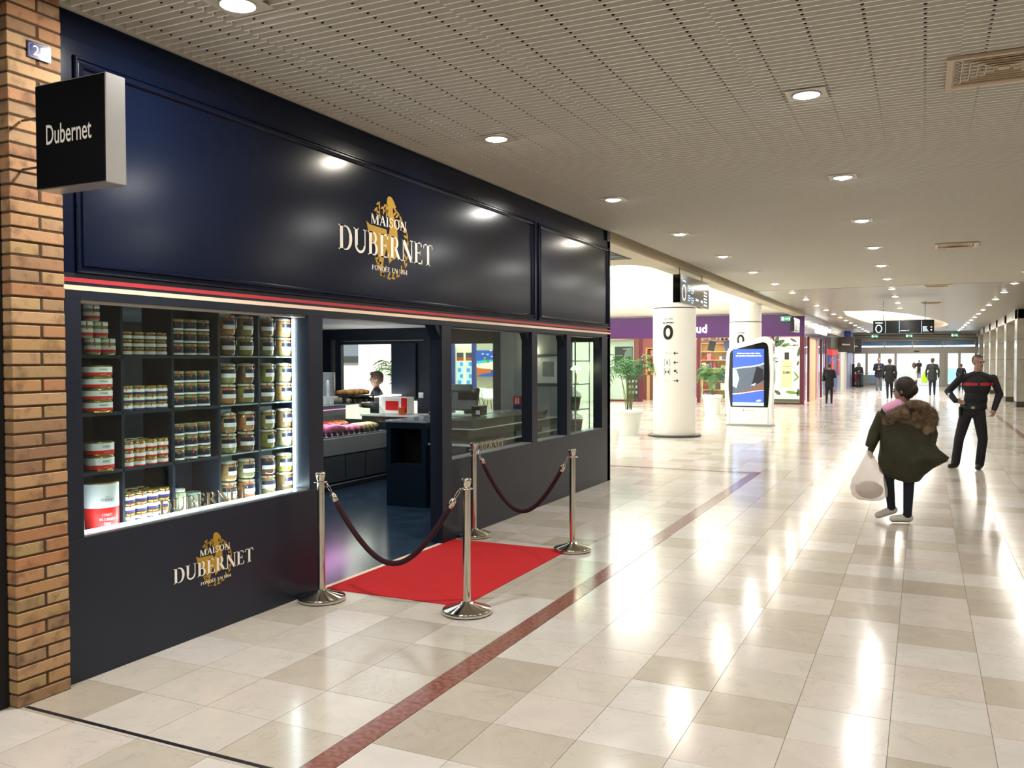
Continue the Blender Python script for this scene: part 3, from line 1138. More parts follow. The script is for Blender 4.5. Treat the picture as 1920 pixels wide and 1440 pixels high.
# glazed rooflight edge
mk('sky_glass', '#a9dbe6', rough=.2, emit='#b9e6ef', es=.5)
t = thing('rooflight_rim', 'pale blue glazed rooflight edge under the bright hall ceiling', 'rooflight', (0, 0, 0))
MB().box(-12.5, -9.0, 29.0, 29.08, 4.35, 4.62).build('glass_panel', 'sky_glass', t)
MB().box(-9.0, -6.4, 29.0, 29.08, 4.35, 4.45).build('glass_panel', 'sky_glass', t)
MB().box(-12.5, -6.4, 28.95, 29.12, 4.30, 4.35).build('rim', 'trim_grey', t)
# dark grille in the soffit
t = thing('soffit_grille', 'dark slotted air grille in the cream soffit beyond the shopfront', 'vent', (-4.86, 13.72, ZF - .001))
for i in range(8):
    MB().box(-1.1, .32, -.62 + i * .16, -.54 + i * .16, -.012, -.002).build('slat', 'dark_steel', t)
MB().box(-1.1, .32, -.64, .64, -.002, 0).build('back_plate', 'slot_dark', t)

# ---------------------------------------------------------------- columns
mk('column_paint', '#ece9e2', rough=.3)
mk('column_dark', '#3c3a37', rough=.3)
mk('ink_black', '#141310', rough=.5)
mk('ink_grey', '#8b8880', rough=.5)


def column(x, y, r, label, full):
    t = thing('round_column', label, 'column', (x, y, 0), 'white round columns in the side hall')
    MB().lathe([(r, .045), (r, 2.915)], n=48, cap=False).build('lower_cladding', 'column_paint', t)
    MB().lathe([(r - .012, 2.915), (r - .012, 2.94)], n=48, cap=False).build('joint_ring', 'column_dark', t)
    MB().lathe([(r - .004, 2.94), (r - .004, 5.19)], n=48, cap=False).build('upper_cladding', 'column_paint', t)
    MB().lathe([(r + .12, .004), (r + .12, .03), (r + .10, .045), (r - .01, .047)], n=48, cap=True).build('base_ring', 'column_dark', t)
    a0 = math.atan2(-y, -x)
    def fn(u, v, w=0.):
        a = a0 + u / r
        return ((r + .003 + w) * math.cos(a), (r + .003 + w) * math.sin(a), v)
    mb = MB()
    text_mb('vous êtes', .1, fn, fit=(-.27, -.03, 2.655, 2.70), mi=1, mb=mb)
    text_mb('au niveau', .1, fn, bold=.003, fit=(-.27, -.02, 2.57, 2.615), mi=0, mb=mb)
    # bold numeral 0
    o = [(-.145 + .115 * math.copysign(abs(math.cos(a)) ** .85, math.cos(a)), 2.37 + .165 * math.sin(a)) for a in [2 * PI * i / 40 for i in range(40)]]
    q = [(-.145 + .050 * math.cos(a), 2.37 + .098 * math.sin(a)) for a in [2 * PI * i / 40 for i in range(40)]]
    for i in range(40):
        j = (i + 1) % 40
        mb.add([fn(*o[i]), fn(*o[j]), fn(*q[j]), fn(*q[i])], [(0, 1, 2, 3)], 0)
    mb.build('lettering', ['ink_black', 'ink_grey'], t, fixn=False)
    if full:
        mb = MB()
        def arrow(u, v, ang, s=.05):
            for (p, q_) in (((-s, 0), (s, 0)), ((-s, 0), (-s * .3, s * .6)), ((-s, 0), (-s * .3, -s * .6))):
                d = Vector((q_[0] - p[0], q_[1] - p[1])).normalized()
                nx, ny = -d.y * .009, d.x * .009
                pts = [(p[0] + nx, p[1] + ny), (q_[0] + nx, q_[1] + ny), (q_[0] - nx, q_[1] - ny), (p[0] - nx, p[1] - ny)]
                ca, sa = math.cos(ang), math.sin(ang)
                mb.add([fn(u + a * ca - b_ * sa, v + a * sa + b_ * ca) for a, b_ in pts], [(0, 1, 2, 3)], 0)
        def sq(u, v, s, w=.008):
            for (x0, x1, y0, y1) in ((-s, s, s - w, s), (-s, s, -s, -s + w), (-s, -s + w, -s, s), (s - w, s, -s, s)):
                mb.add([fn(u + x0, v + y0), fn(u + x1, v + y0), fn(u + x1, v + y1), fn(u + x0, v + y1)], [(0, 1, 2, 3)], 0)
        zz = [1.90, 1.69, 1.485, 1.28]
        for z_, an in zip(zz, (0, 0, -PI / 4, PI)):
            arrow(.035, z_, an)
        text_mb('Accès', .03, fn, fit=(-.22, -.165, 1.915, 1.93), mi=0, mb=mb)
        text_mb('centre ville', .03, fn, fit=(-.22, -.07, 1.885, 1.902), mi=0, mb=mb)
        text_mb('Accès', .03, fn, fit=(-.22, -.165, 1.295, 1.31), mi=0, mb=mb)
        text_mb('boutiques', .03, fn, fit=(-.22, -.10, 1.263, 1.28), mi=0, mb=mb)
        sq(-.165, 1.69, .068)
        text_mb('i', .13, fn, bold=.004, fit=(-.178, -.152, 1.65, 1.735), mi=0, mb=mb)
        sq(-.165, 1.485, .068)
        for du in (-.03, .03):
            mb.lathe([(0, 0)], n=3) if False else None
            uu = -.165 + du
            mb.add([fn(uu - .012, 1.45), fn(uu + .012, 1.45), fn(uu + .016, 1.50), fn(uu - .016, 1.50)], [(0, 1, 2, 3)], 0)
            mb.add([fn(uu - .008, 1.507), fn(uu + .008, 1.507), fn(uu + .008, 1.522), fn(uu - .008, 1.522)], [(0, 1, 2, 3)], 0)
        mb.build('wayfinding_print', ['ink_black', 'ink_grey'], t, fixn=False)
    return t


column(-5.18, 19.62, .487, 'nearer white round column with black 0 and wayfinding arrows', True)
column(-5.03, 27.6, .487, 'farther white round column half hidden behind the screen totem', False)


# ---------------------------------------------------------------- palms in pots
def frond(mb, base, az, length, rise, droop, nl=18, wl=.26, seedv=0):
    r_ = random.Random(seedv)
    pts = []
    d = Vector((math.cos(az), math.sin(az), 0))
    for i in range(13):
        t = i / 12
        pts.append(Vector(base) + d * (length * (t * .55 + .45 * t * t)) + Vector((0, 0, rise * math.sin(min(1, t * 1.0) * PI * .62) - droop * t ** 3)))
    mb.tube(pts, [.009 * (1 - .75 * i / 12) for i in range(13)], 5, 1)
    side = d.cross(Vector((0, 0, 1))).normalized()
    for i in range(nl):
        t = .36 + .64 * i / (nl - 1)
        k = t * 12
        i0 = min(int(k), 11)
        p = pts[i0].lerp(pts[i0 + 1], k - i0)
        tan = (pts[i0 + 1] - pts[i0]).normalized()
        L_ = wl * (math.sin(PI * (t * .85 + .12)) ** .6) + .05
        for s in (1, -1):
            dirv = (side * s * .85 + tan * .75 + Vector((0, 0, -.18 + r_.uniform(-.1, .1)))).normalized()
            wv = tan * .017
            m = p + dirv * L_ * .5 + Vector((0, 0, .01))
            e = p + dirv * L_ + Vector((0, 0, -.05 * L_ / .2))
            mb.add([p - wv * .5, p + wv * .5, m + wv, m - wv, e], [(0, 1, 2, 3), (3, 2, 4)], 0)


def palm(x, y, label, n, h, seedv, rt=.33, rb=.225, ph=.60, spread=.75, cat='plant'):
    t = thing('potted_palm', label, cat, (x, y, 0), 'potted palms in the hall')
    pot = MB().lathe([(rb, 0), (rt - .035, ph - .12), (rt - .03, ph - .115), (rt, ph - .11), (rt + .01, ph - .01), (rt, ph), (rt - .03, ph), (rt - .04, ph - .06)], n=36, cap=False).build('pot', 'pot_white', t)
    MB().lathe([(0, 0), (rt - .038, 0)], (0, 0, ph - .06), 24, cap=False).build('soil', 'soil', t)
    r_ = random.Random(seedv)
    for i in range(n):
        az = 2 * PI * i / n + r_.uniform(-.3, .3)
        mb = MB()
        frond(mb, (r_.uniform(-.07, .07), r_.uniform(-.07, .07), ph - .06), az, spread * r_.uniform(.7, 1.1), (h - ph) * r_.uniform(.72, 1.05), r_.uniform(.15, .5), seedv=seedv * 31 + i, nl=13)
        mb.build('frond', ['leaf_green' if i % 2 else 'leaf_dark', 'palm_stem'], t, fixn=False)
    return t


palm(-6.23, 19.5, 'potted palm in white pot right beside the shopfront corner', 12, 2.0, 3, spread=.66)
palm(-6.13, 27.9, 'smaller potted palm in white pot between the column and the totem', 13, 1.65, 5, rt=.32, ph=.64, spread=.6)
palm(-9.0, 14.2, 'palm with arching fronds seen through the hatch in the back wall', 9, 2.1, 8, spread=.8)

# ---------------------------------------------------------------- advertising totem
mk('screen_blue', '#3a57b8', rough=.3, emit='#4a66d8', es=1.0)
mk('screen_pale', '#9fc8ee', rough=.3, emit='#a8d4ff', es=1.1)
mk('screen_grey', '#55606e', rough=.3, emit='#5b6673', es=.7)
mk('screen_brown', '#7d5a50', rough=.3, emit='#6d5048', es=.8)
mk('screen_white', '#ffffff', rough=.3, emit='#f6fbff', es=1.5)
mk('screen_dark', '#2c2b33', rough=.3, emit='#2b2b34', es=.5)  # dark shape in the screen picture
tot = thing('advertising_totem', 'white rounded digital totem with a blue lit screen beyond the columns', 'screen', (-4.175, 23.4, 0))


def rounded(pts, r, n=5):
    out = []
    N_ = len(pts)
    for i in range(N_):
        p, a, b_ = Vector(pts[i]), Vector(pts[i - 1]), Vector(pts[(i + 1) % N_])
        d1, d2 = (a - p), (b_ - p)
        rr = r[i] if isinstance(r, (list, tuple)) else r
        rr = min(rr, d1.length * .45, d2.length * .45)
        s, e = p + d1.normalized() * rr, p + d2.normalized() * rr
        for k in range(n + 1):
            t = k / n
            out.append(tuple((1 - t) ** 2 * s + 2 * t * (1 - t) * p + t * t * e))
    return out


XZ = lambda u, v, w: (u, w, v)
body = rounded([(-.565, .03), (.56, .03), (.655, 1.35), (.60, 2.43), (-.575, 2.12), (-.65, 1.0)], [.02, .02, .9, .32, .25, .6], 8)
MB().poly(body, XZ, 0, .34).build('body', 'white_gloss', tot, bevel=.02, seg=2)
face = rounded([(-.47, .50), (.50, .50), (.55, 1.3), (.49, 2.25), (-.49, 2.0), (-.53, 1.0)], [.02, .02, .8, .2, .12, .5], 8)
MB().poly(face, XZ, -.012, .0).build('black_glass', 'black_gloss', tot)
scr = MB()
S0, S1, SB, ST = -.415, .395, .53, 2.04
Q = lambda pts, mi, w=-.0135: scr.poly(pts, lambda u, v, ww: (u, ww, v), w, w + .001, mi)
Q([(S0, SB), (S1, SB), (S1, ST), (S0, ST)], 0)
wave = lambda t: 1.50 + .02 * math.sin(t * 5) + .16 * t ** 2
top = [(S0 + (S1 - S0) * i / 10, wave(i / 10)) for i in range(11)]
bot = [(S0 + (S1 - S0) * i / 10, .88 - .03 * math.cos(i / 10 * 3) + .05 * i / 10) for i in range(11)]
Q(bot + top[::-1], 2, -.015)
Q([(u, v + .0) for u, v in top] + [(u, v + .028) for u, v in top][::-1], 4, -.0165)
Q([(u, v - .02) for u, v in bot] + [(u, v) for u, v in bot][::-1], 4, -.0165)
Q([(S0, .9), (S0 + .3, .93), (S0 + .55, 1.05), (S1, 1.15), (S1, .93), (S0 + .4, .90)], 3, -.0165)
Q([(S0 + .50, 1.10), (S0 + .62, 1.58), (S1 - .02, 1.5), (S1, 1.22), (S0 + .66, 1.12)], 5, -.0165)
Q([(S0, 1.05), (S0 + .10, 1.0), (S0 + .17, 1.25), (S0 + .1, 1.49), (S0, 1.5)], 1, -.0165)
Q([(S0 + .48, 1.08), (S0 + .6, 1.14), (S0 + .56, 1.07)], 4, -.018)
Q([(S0, SB), (S1, SB), (S1, SB + .09), (S0, SB + .09)], 1, -.0165)
Q([(S1 - .2, .665), (S1 - .12, .70), (S1 - .06, .69), (S1 - .10, .655), (S1 - .19, .65)], 4, -.0165)
scr.build('screen', ['screen_blue', 'screen_pale', 'screen_grey', 'screen_brown', 'screen_white', 'screen_dark'], tot, fixn=False)
mb = MB()
FT = lambda u, v: (u, -.0185, v)
text_mb('Redécouvrez le goût unique', .05, FT, bold=.001, fit=(S0 + .12, S1 - .1, 1.90, 1.94), mb=mb)
text_mb('du tendre chocolat au lait', .05, FT, bold=.001, fit=(S0 + .08, S1 - .06, 1.84, 1.88), mb=mb)
mb.build('screen_text', 'screen_white', tot, fixn=False)
mb = MB()
text_mb('Clear Channel', .05, lambda u, v: (u, -.003, v), fit=(-.10, .12, .40, .43), mb=mb)
mb.add([(-.15, -.003, .40), (-.12, -.003, .40), (-.12, -.003, .43), (-.15, -.003, .43)], [(0, 1, 2, 3)])
mb.build('maker_text', 'ink_grey', tot, fixn=False)
MB().box(-.49, -.484, -.004, 0, .06, .48).box(.50, .506, -.004, 0, .06, .48).build('panel_seams', 'column_dark', tot)
MB().box(-.60, .62, -.05, .39, 0, .03).build('base_plate', 'steel', tot, bevel=.004)

# ---------------------------------------------------------------- hanging directory signs
mk('sign_glow', '#dff0ff', emit='#e3f2ff', es=1.6)
mk('sign_glow_blue', '#9cc8f4', emit='#a2cdf8', es=1.3)
mk('sign_dark', '#17191d', rough=.15, coat=.3)


def big0(mb, fn, cu, cv, ru, rv, tu, tv, mi=0):
    n = 32
    o = [(cu + ru * math.cos(2 * PI * i / n), cv + rv * math.sin(2 * PI * i / n)) for i in range(n)]
    q = [(cu + (ru - tu) * math.cos(2 * PI * i / n), cv + (rv - tv) * math.sin(2 * PI * i / n)) for i in range(n)]
    for i in range(n):
        j = (i + 1) % n
        mb.add([fn(*o[i]), fn(*o[j]), fn(*q[j]), fn(*q[i])], [(0, 1, 2, 3)], mi)


d1 = thing('hanging_sign', 'near hanging black directory sign with 0, in front of the round column', 'sign', (-4.15, 16.1, 2.83), 'hanging directory signs')
MB().box(-.14, 0, .03, 2.37, 0, .53).build('sign_box', 'black_gloss', d1, bevel=.004)
MB().box(0, .012, 0, 2.4, -.01, .54).build('face_plate', 'sign_dark', d1, bevel=.002)
f1 = lambda u, v: (.0135, u, v)
mb = MB()
big0(mb, f1, .28, .20, .15, .155, .03, .026)
text_mb('NIVEAU', .05, f1, bold=.002, fit=(.15, .42, .40, .44), mi=1, mb=mb)
for (u0, v0) in ((.58, .25), (.58, .06), (.84, .22), (.84, .03)):
    text_mb('→', .05, f1, fit=(u0 + .12, u0 + .2, v0 + .03, v0 + .09), mi=0, mb=mb)
    text_mb('Hall', .05, f1, bold=.002, fit=(u0, u0 + .16, v0 + .09, v0 + .12), mi=1, mb=mb)
    text_mb('Porte', .05, f1, bold=.002, fit=(u0, u0 + .16, v0 + .045, v0 + .075), mi=1, mb=mb)
    text_mb('Gare', .05, f1, bold=.002, fit=(u0, u0 + .16, v0, v0 + .03), mi=1, mb=mb)
text_mb('Sortie', .05, f1, bold=.003, fit=(1.22, 1.45, .10, .15), mb=mb)
text_mb('Parking', .05, f1, bold=.003, fit=(1.65, 1.83, .08, .14), mb=mb)
for i, s in enumerate(('Métro', 'Cinéma', 'Bureaux', 'Toilettes', 'Infos')):
    text_mb(s, .05, f1, bold=.002, fit=(1.93, 2.2, .30 - i * .065, .335 - i * .065), mb=mb)
for u in (.50, 1.08, 1.88):
    mb.add([f1(u, .02), f1(u + .006, .02), f1(u + .006, .5), f1(u, .5)], [(0, 1, 2, 3)], 2)
mb.build('lettering', ['sign_glow', 'sign_glow_blue', 'trim_grey'], d1, fixn=False)
for y in (.2, 2.05):
    MB().tube([(-.06, y, .53), (-.06, y, .77)], .008, 8).build('hanger_rod', 'dark_steel', d1)

d2 = thing('hanging_sign', 'far hanging black directory sign with 0, spanning the middle of the gallery', 'sign', (-1.46, 30, 2.58), 'hanging directory signs')
MB().box(0, 1.76, 0, .12, 0, .41).build('sign_box', 'sign_dark', d2, bevel=.004)
f2 = lambda u, v: (u, -.003, v)
mb = MB()
big0(mb, f2, .17, .155, .10, .13, .028, .024)
text_mb('NIVEAU', .05, f2, bold=.002, fit=(.07, .28, .32, .36), mb=mb)
for u in (.36, .76, 1.40):
    mb.add([f2(u, .02), f2(u + .014, .02), f2(u + .014, .39), f2(u, .39)], [(0, 1, 2, 3)], 1)
text_mb('Sortie Parvis', .05, f2, bold=.003, fit=(.80, .98, .07, .10), mb=mb)
text_mb('→', .05, f2, bold=.003, fit=(1.0, 1.05, .06, .11), mb=mb)
for i, s in enumerate(('Métro', 'Gare', 'Bureaux', 'Parking', 'Cinéma')):
    text_mb(s, .05, f2, bold=.003, fit=(1.44, 1.44 + (.13, .11, .12, .14, .16)[i], .19 - i * .034, .213 - i * .034), mb=mb)
for z in (.17, .08):
    mb.add([f2(1.66, z), f2(1.70, z), f2(1.70, z + .03), f2(1.66, z + .03)], [(0, 1, 2, 3)], 0)
mb.build('lettering', ['sign_glow', 'sign_glow_blue'], d2, fixn=False)
for x in (.3, 1.5):
    MB().tube([(x, .06, .41), (x, .06, 1.02)], .008, 8).build('hanger_rod', 'dark_steel', d2)

d3 = thing('hanging_sign', 'small hanging directory sign at the corner of the purple perfume shop', 'sign', (-4.22, 32.6, 2.78), 'hanging directory signs')
MB().box(-.14, 0, 0, 1.6, 0, .5).build('sign_box', 'sign_dark', d3, bevel=.004)
mb = MB()
f3 = lambda u, v: (.003, u, v)
mb.add([f3(.05, .05), f3(1.55, .05), f3(1.55, .45), f3(.05, .45)], [(0, 1, 2, 3)], 1)
big0(mb, lambda u, v: (.005, u, v), .25, .24, .12, .16, .03, .03)
for i in range(4):
    text_mb('Sortie', .05, lambda u, v: (.005, u, v), bold=.003, fit=(.7, 1.3, .35 - i * .085, .39 - i * .085), mb=mb)
mb.build('lettering', ['sign_glow', mk('sign_grey', '#5f7078', rough=.2)], d3, fixn=False)
MB().tube([(-.07, .5, .5), (-.07, .5, .82)], .008, 8).build('hanger_rod', 'dark_steel', d3)

# ================================================================ PERFUME SHOP
ps = thing('perfume_shop', 'purple fronted perfume shop across the hall with lit shelves', 'shopfront', (0, 0, 0))
YP = 35.6
MB().box(-17, -4.22, YP, YP + .2, 2.69, 3.57).build('purple_fascia', 'purple', ps)
MB().box(-4.42, -4.22, YP + .2, 46.6, 2.70, 3.59).build('side_fascia', mk('purple_gloss', '#6f4e7c', rough=.12, coat=1), ps)
for x0, x1 in ((-10.94, -10.79), (-8.45, -8.33), (-5.48, -5.36), (-4.385, -4.22)):
    MB().box(x0, x1, YP, YP + .12, 0, 2.69).build('frame_post', 'burgundy', ps)
MB().box(-12.6, -10.94, YP, YP + .1, 0, .08).build('bottom_rail', 'burgundy', ps)
MB().box(-5.36, -4.385, YP, YP + .1, 0, .12).build('bottom_rail', 'burgundy', ps)
MB().box(-17, -12.6, YP, YP + .1, 0, 2.69).build('solid_panel', 'white_plaster', ps)
MB().box(-12.6, -10.94, YP + .05, YP + .056, .08, 2.69).build('window_pane', 'pane', ps)
MB().box(-8.33, -5.48, YP + .05, YP + .056, .08, 2.69).build('window_pane', 'pane', ps)
# glowing name on the fascia, only its end shows beside the column
mb = MB()
text_mb('Marionnaud', 1., lambda u, v: (u, YP - .05, v), bold=.015, fit=(-10.25, -8.03, 2.88, 3.22), mb=mb)
mb.build('lit_name', 'glow_white', ps, fixn=False)
mb = MB()
text_mb('Marionnaud', 1., lambda u, v: (-4.19, u, v), bold=.015, fit=(39.6, 44.0, 2.92, 3.32), mb=mb)
mb.build('lit_name', 'glow_white', ps, fixn=False)
# interior
MB().box(-13, -4.3, 41.4, 41.5, 0, 3.4).build('back_wall', mk('blush_wall', '#c48f9c', rough=.6), ps)
MB().box(-13, -4.3, YP + .2, 41.5, 3.3, 3.35).build('shop_ceiling', 'white_plaster', ps)
MB().box(-13.1, -13, YP + .2, 41.5, 0, 3.35).build('side_wall', mk('wood_pale', '#d7b78b', rough=.5), ps)
MB().box(-12.95, -11.3, YP + .4, YP + .45, .0, 2.65).build('display_backdrop', 'white_plaster', ps)
mk('poster_dark', '#2d3236', rough=.4)
mk('poster_mid', '#7d8388', rough=.4)
mk('poster_light', '#c9ccce', rough=.4)
po = thing('portrait_poster', 'black and white portrait poster in the left window of the perfume shop', 'poster', (-11.72, YP + .33, 1.82))
PX = lambda u, v, w: (u, -w, v)
MB().box(-.40, .40, 0, .03, -.54, .54).build('board', 'poster_dark', po)
mb = MB()
mb.poly([(.02, -.45), (.38, -.5), (.38, .5), (.2, .48), (.06, .3), (.0, .05), (.03, -.12), (-.01, -.25)], PX, .001, .003, 0)
mb.poly([(.14, .05), (.26, .08), (.33, .03), (.25, -.01)], PX, .004, .005, 1)
mb.poly([(.08, -.22), (.22, -.2), (.28, -.25), (.18, -.29)], PX, .004, .005, 1)
mb.poly([(-.3, -.5), (-.12, -.5), (-.1, -.3), (-.18, -.2), (-.3, -.3)], PX, .001, .003, 2)
text_mb('PARFUM', .1, lambda u, v: (u, -.005, v), bold=.002, fit=(-.02, .22, .4, .46), mi=2, mb=mb)
text_mb('EAU DE PARFUM', .1, lambda u, v: (u, -.005, v), fit=(-.34, -.05, .12, .17), mi=2, mb=mb)
mb.build('print', ['poster_mid', 'poster_dark', 'poster_light'], po, fixn=False)
# bottle poster on the right
po = thing('bottle_poster', 'tall cream poster of a perfume bottle with green leaves, right end of purple shop', 'poster', (-4.87, YP - .02, 1.33))
mk('poster_cream', '#f3f1e8', rough=.5)
mk('poster_green', '#6f9a36', rough=.5)
mk('poster_olive', '#4c5f45', rough=.5)
mk('bottle_yellow', '#d8d5a4', rough=.5)
MB().box(-.48, .48, 0, .04, -1.25, 1.32).build('board', 'poster_cream', po)
mb = MB()
mb.poly(rounded([(-.22, -.68), (.2, -.68), (.2, .36), (.06, .44), (-.08, .44), (-.22, .36)], .05, 3), PX, .002, .004, 2)
mb.poly([(-.09, .44), (.08, .44), (.08, .73), (-.09, .73)], PX, .004, .006, 3)
for (u, v, a, L_, W_, m_) in ((-.3, 1.1, .5, .5, .2, 1), (-.05, 1.02, .4, .32, .14, 0), (-.38, 1.25, 1.2, .3, .16, 1), (.25, 1.2, -.5, .3, .08, 1), (.35, -.15, 2.2, .3, .07, 0), (.36, -.32, .7, .28, .06, 0),
                              (-.42, .5, -.3, .2, .05, 0), (.2, -.86, -.1, .5, .12, 0), (-.36, -.86, 2.5, .3, .14, 1), (.45, .75, 1.4, .4, .1, 1), (-.44, .35, .2, .25, .07, 1), (.42, .3, 1.2, .2, .08, 1), (.43, -.85, 1.5, .3, .12, 1)):
    mb.poly(leaf_poly(u, v, a, L_, W_), PX, .003, .005, 0 if m_ == 0 else 1)
mb.poly([(-.48, -1.24), (.48, -1.24), (.48, -1.12), (-.48, -1.12)], PX, .003, .005, 1)
text_mb('JARDINS DU MIDI', .1, lambda u, v: (u, -.008, v), bold=.002, fit=(-.4, .42, .94, 1.04), mi=3, mb=mb)
text_mb('retrouvez la fraicheur', .1, lambda u, v: (u, -.008, v), fit=(-.36, .36, .85, .89), mi=3, mb=mb)
text_mb('LA FLEUR', .1, lambda u, v: (u, -.008, v), fit=(-.15, .13, .15, .19), mi=3, mb=mb)
text_mb('DU MIDI', .1, lambda u, v: (u, -.008, v), bold=.003, fit=(-.15, .13, -.12, -.02), mi=3, mb=mb)
text_mb('eau de cologne', .1, lambda u, v: (u, -.008, v), fit=(-.3, .3, -1.03, -.99), mi=3, mb=mb)
mb.build('print', ['poster_green', 'poster_olive', 'bottle_yellow', 'poster_dark'], po, fixn=False)
# small window display board
po = thing('display_board', 'dark product board standing low in the left window of the perfume shop', 'poster', (-11.27, YP + .28, .08))
MB().box(-.28, .28, 0, .05, 0, 1.05).build('board', 'poster_dark', po)
mb = MB()
for i in range(3):
    for j in range(3):
        mb.box(-.2 + i * .15, -.12 + i * .15, -.01, 0, .25 + j * .24, .36 + j * .24)
mb.build('product_print', 'poster_light', po)
# exit sign
def exit_sign(x, y, z, label, w=.40, h=.2, rz=0.):
    t = thing('exit_sign', label, 'sign', (x, y, z), rz=rz)
    MB().box(-w / 2, w / 2, -.02, .02, 0, h).build('casing', mk('exit_green', '#2f8a5b', rough=.4, emit='#3fa06c', es=.5) if 'exit_green' not in MT else 'exit_green', t)
    mb = MB()
    f = lambda u, v, w_: (u, -.021 - w_, v)
    mb.poly([(-w * .42, h * .2), (-w * .22, h * .2), (-w * .22, h * .8), (-w * .42, h * .8)], f, 0, .001)
    mb.poly([(-w * .15, h * .45), (w * .08, h * .45), (w * .08, h * .3), (w * .2, h * .5), (w * .08, h * .7), (w * .08, h * .55), (-w * .15, h * .55)], f, 0, .001)
    mb.poly([(w * .28, h * .2), (w * .40, h * .2), (w * .36, h * .75), (w * .26, h * .7)], f, 0, .001)
    mb.build('pictogram', 'sign_glow', t, fixn=False)
    if y > 60:
        MB().box(-.01, .01, -.01, .01, h, Z - z).build('hanger_rod', 'dark_steel', t)


exit_sign(-4.9, YP - .1, 3.28, 'green exit sign on the purple fascia right of the totem', .4, .2)


# shelves with boxes in the perfume shop
def shelf_unit(x0, x1, y, z0, z1, rows, label, cols, short='unit'):
    t = thing('shelf_unit', label, 'shelf', ((x0 + x1) / 2, y, 0), 'lit shelf units in the perfume shop')
    w = (x1 - x0) / 2
    for s in (-1, 1):
        MB().box(s * w - .03, s * w + .03, 0, .35, z0, z1).build('side_board', 'wood_pale', t)
    MB().box(-w, w, .34, .36, z0, z1).build('back_board', mk('shelf_back', '#c9a06c', rough=.6) if 'shelf_back' not in MT else 'shelf_back', t)
    for r in range(rows + 1):
        z = z0 + (z1 - z0) * r / rows
        MB().box(-w, w, 0, .34, z - .015, z + .015).build('shelf', 'wood_pale', t)
    r_ = random.Random(int(abs(x0) * 100))
    for r in range(rows):
        zb = z0 + (z1 - z0) * r / rows + .015
        hh = (z1 - z0) / rows - .06
        x = -w + .08
        nb_ = 0
        while x < w - .14:
            bw_ = r_.uniform(.08, .2)
            bh = hh * r_.uniform(.35, .9)
            if r_.random() < .85:
                last_c = cols[r_.randrange(len(cols))]
                q = MB().box(0, bw_, 0, .12, 0, bh).build('product_box', last_c, None, ((x0 + x1) / 2 + x, y + .04, zb))
                nb_ += 1
                tag(q, '%s perfume box, %s from left, %s shelf from below, %s' % (last_c.split('_')[1], ORD[min(nb_ - 1, 21)], ORD[r], short), 'box', 'perfume boxes on the lit shelves')
            x += bw_ + r_.uniform(.01, .05)


for k, c in (('box_red', '#b3261e'), ('box_white', '#efe6da'), ('box_pink', '#c77f98'), ('box_blue', '#5c5a9c'), ('box_tan', '#c99a62'), ('box_brown', '#5e3a2a')):
    mk(k, c, rough=.5)
cols = ['box_red', 'box_white', 'box_pink', 'box_blue', 'box_tan', 'box_brown', 'box_white']
shelf_unit(-12.1, -10.3, 40.6, .2, 2.35, 6, 'lit shelf unit left of the red display stand in the perfume shop', cols, 'unit behind the red stand')
shelf_unit(-9.5, -8.0, 40.6, .2, 2.55, 6, 'tall lit shelf unit seen between column and totem', cols, 'unit right of the column')
shelf_unit(-7.9, -6.3, 40.6, .2, 2.55, 6, 'lit shelf unit just left of the totem', cols, 'unit beside the totem')
shelf_unit(-8.6, -7.0, 37.2, .1, 1.25, 3, 'low shelf unit behind the smaller potted palm', cols, 'low unit behind the palm')
t = thing('red_display_stand', 'tall narrow red display stand inside the perfume shop door', 'display stand', (-10.35, 37.4, 0))
MB().box(-.22, .22, 0, .3, 0, 1.75).build('stand_body', 'box_red', t, bevel=.01)
MB().box(-.2, .2, -.02, 0, .35, .38).build('shelf_edge', 'box_white', t)
MB().box(-.2, .2, -.02, 0, .8, .83).build('shelf_edge', 'box_white', t)
MB().box(-.2, .2, -.02, 0, 1.25, 1.28).build('shelf_edge', 'box_white', t)
t = thing('sales_counter', 'brown counter with a pale stripe inside the perfume shop door', 'counter', (-11.1, 37.6, 0))
MB().box(-.5, .3, 0, .5, 0, 1.12).build('counter_body', mk('taupe', '#7a5450', rough=.5), t)
MB().box(-.08, .06, -.01, 0, 0, 1.1).build('pale_stripe', 'wood_pale', t)
for i, (x, rz) in enumerate(((-7.95, .5), (-7.3, -.35))):
    t = thing('promotional_sign', ('dark' if i == 0 else 'purple') + ' tilted promotional panel hanging in the perfume shop window', 'panel', (x, YP + .5, 2.15), rz=0)
    MB().obox((0, 0, .2), (.28, .03, .42), 0, ry=.25 if i == 0 else -.18).build('board', 'poster_dark' if i == 0 else 'box_blue', t)
t = thing('shop_lettering', 'pale PARFUM lettering band on the inner wall of the purple shop', 'sign', (-9.3, 41.38, 2.68))
text_mb('PARFUMERIE', .3, lambda u, v: (u, 0, v), bold=.004, fit=(-1.6, 2.4, 0, .22), mb=MB()).build('lettering', 'box_white', t, fixn=False)

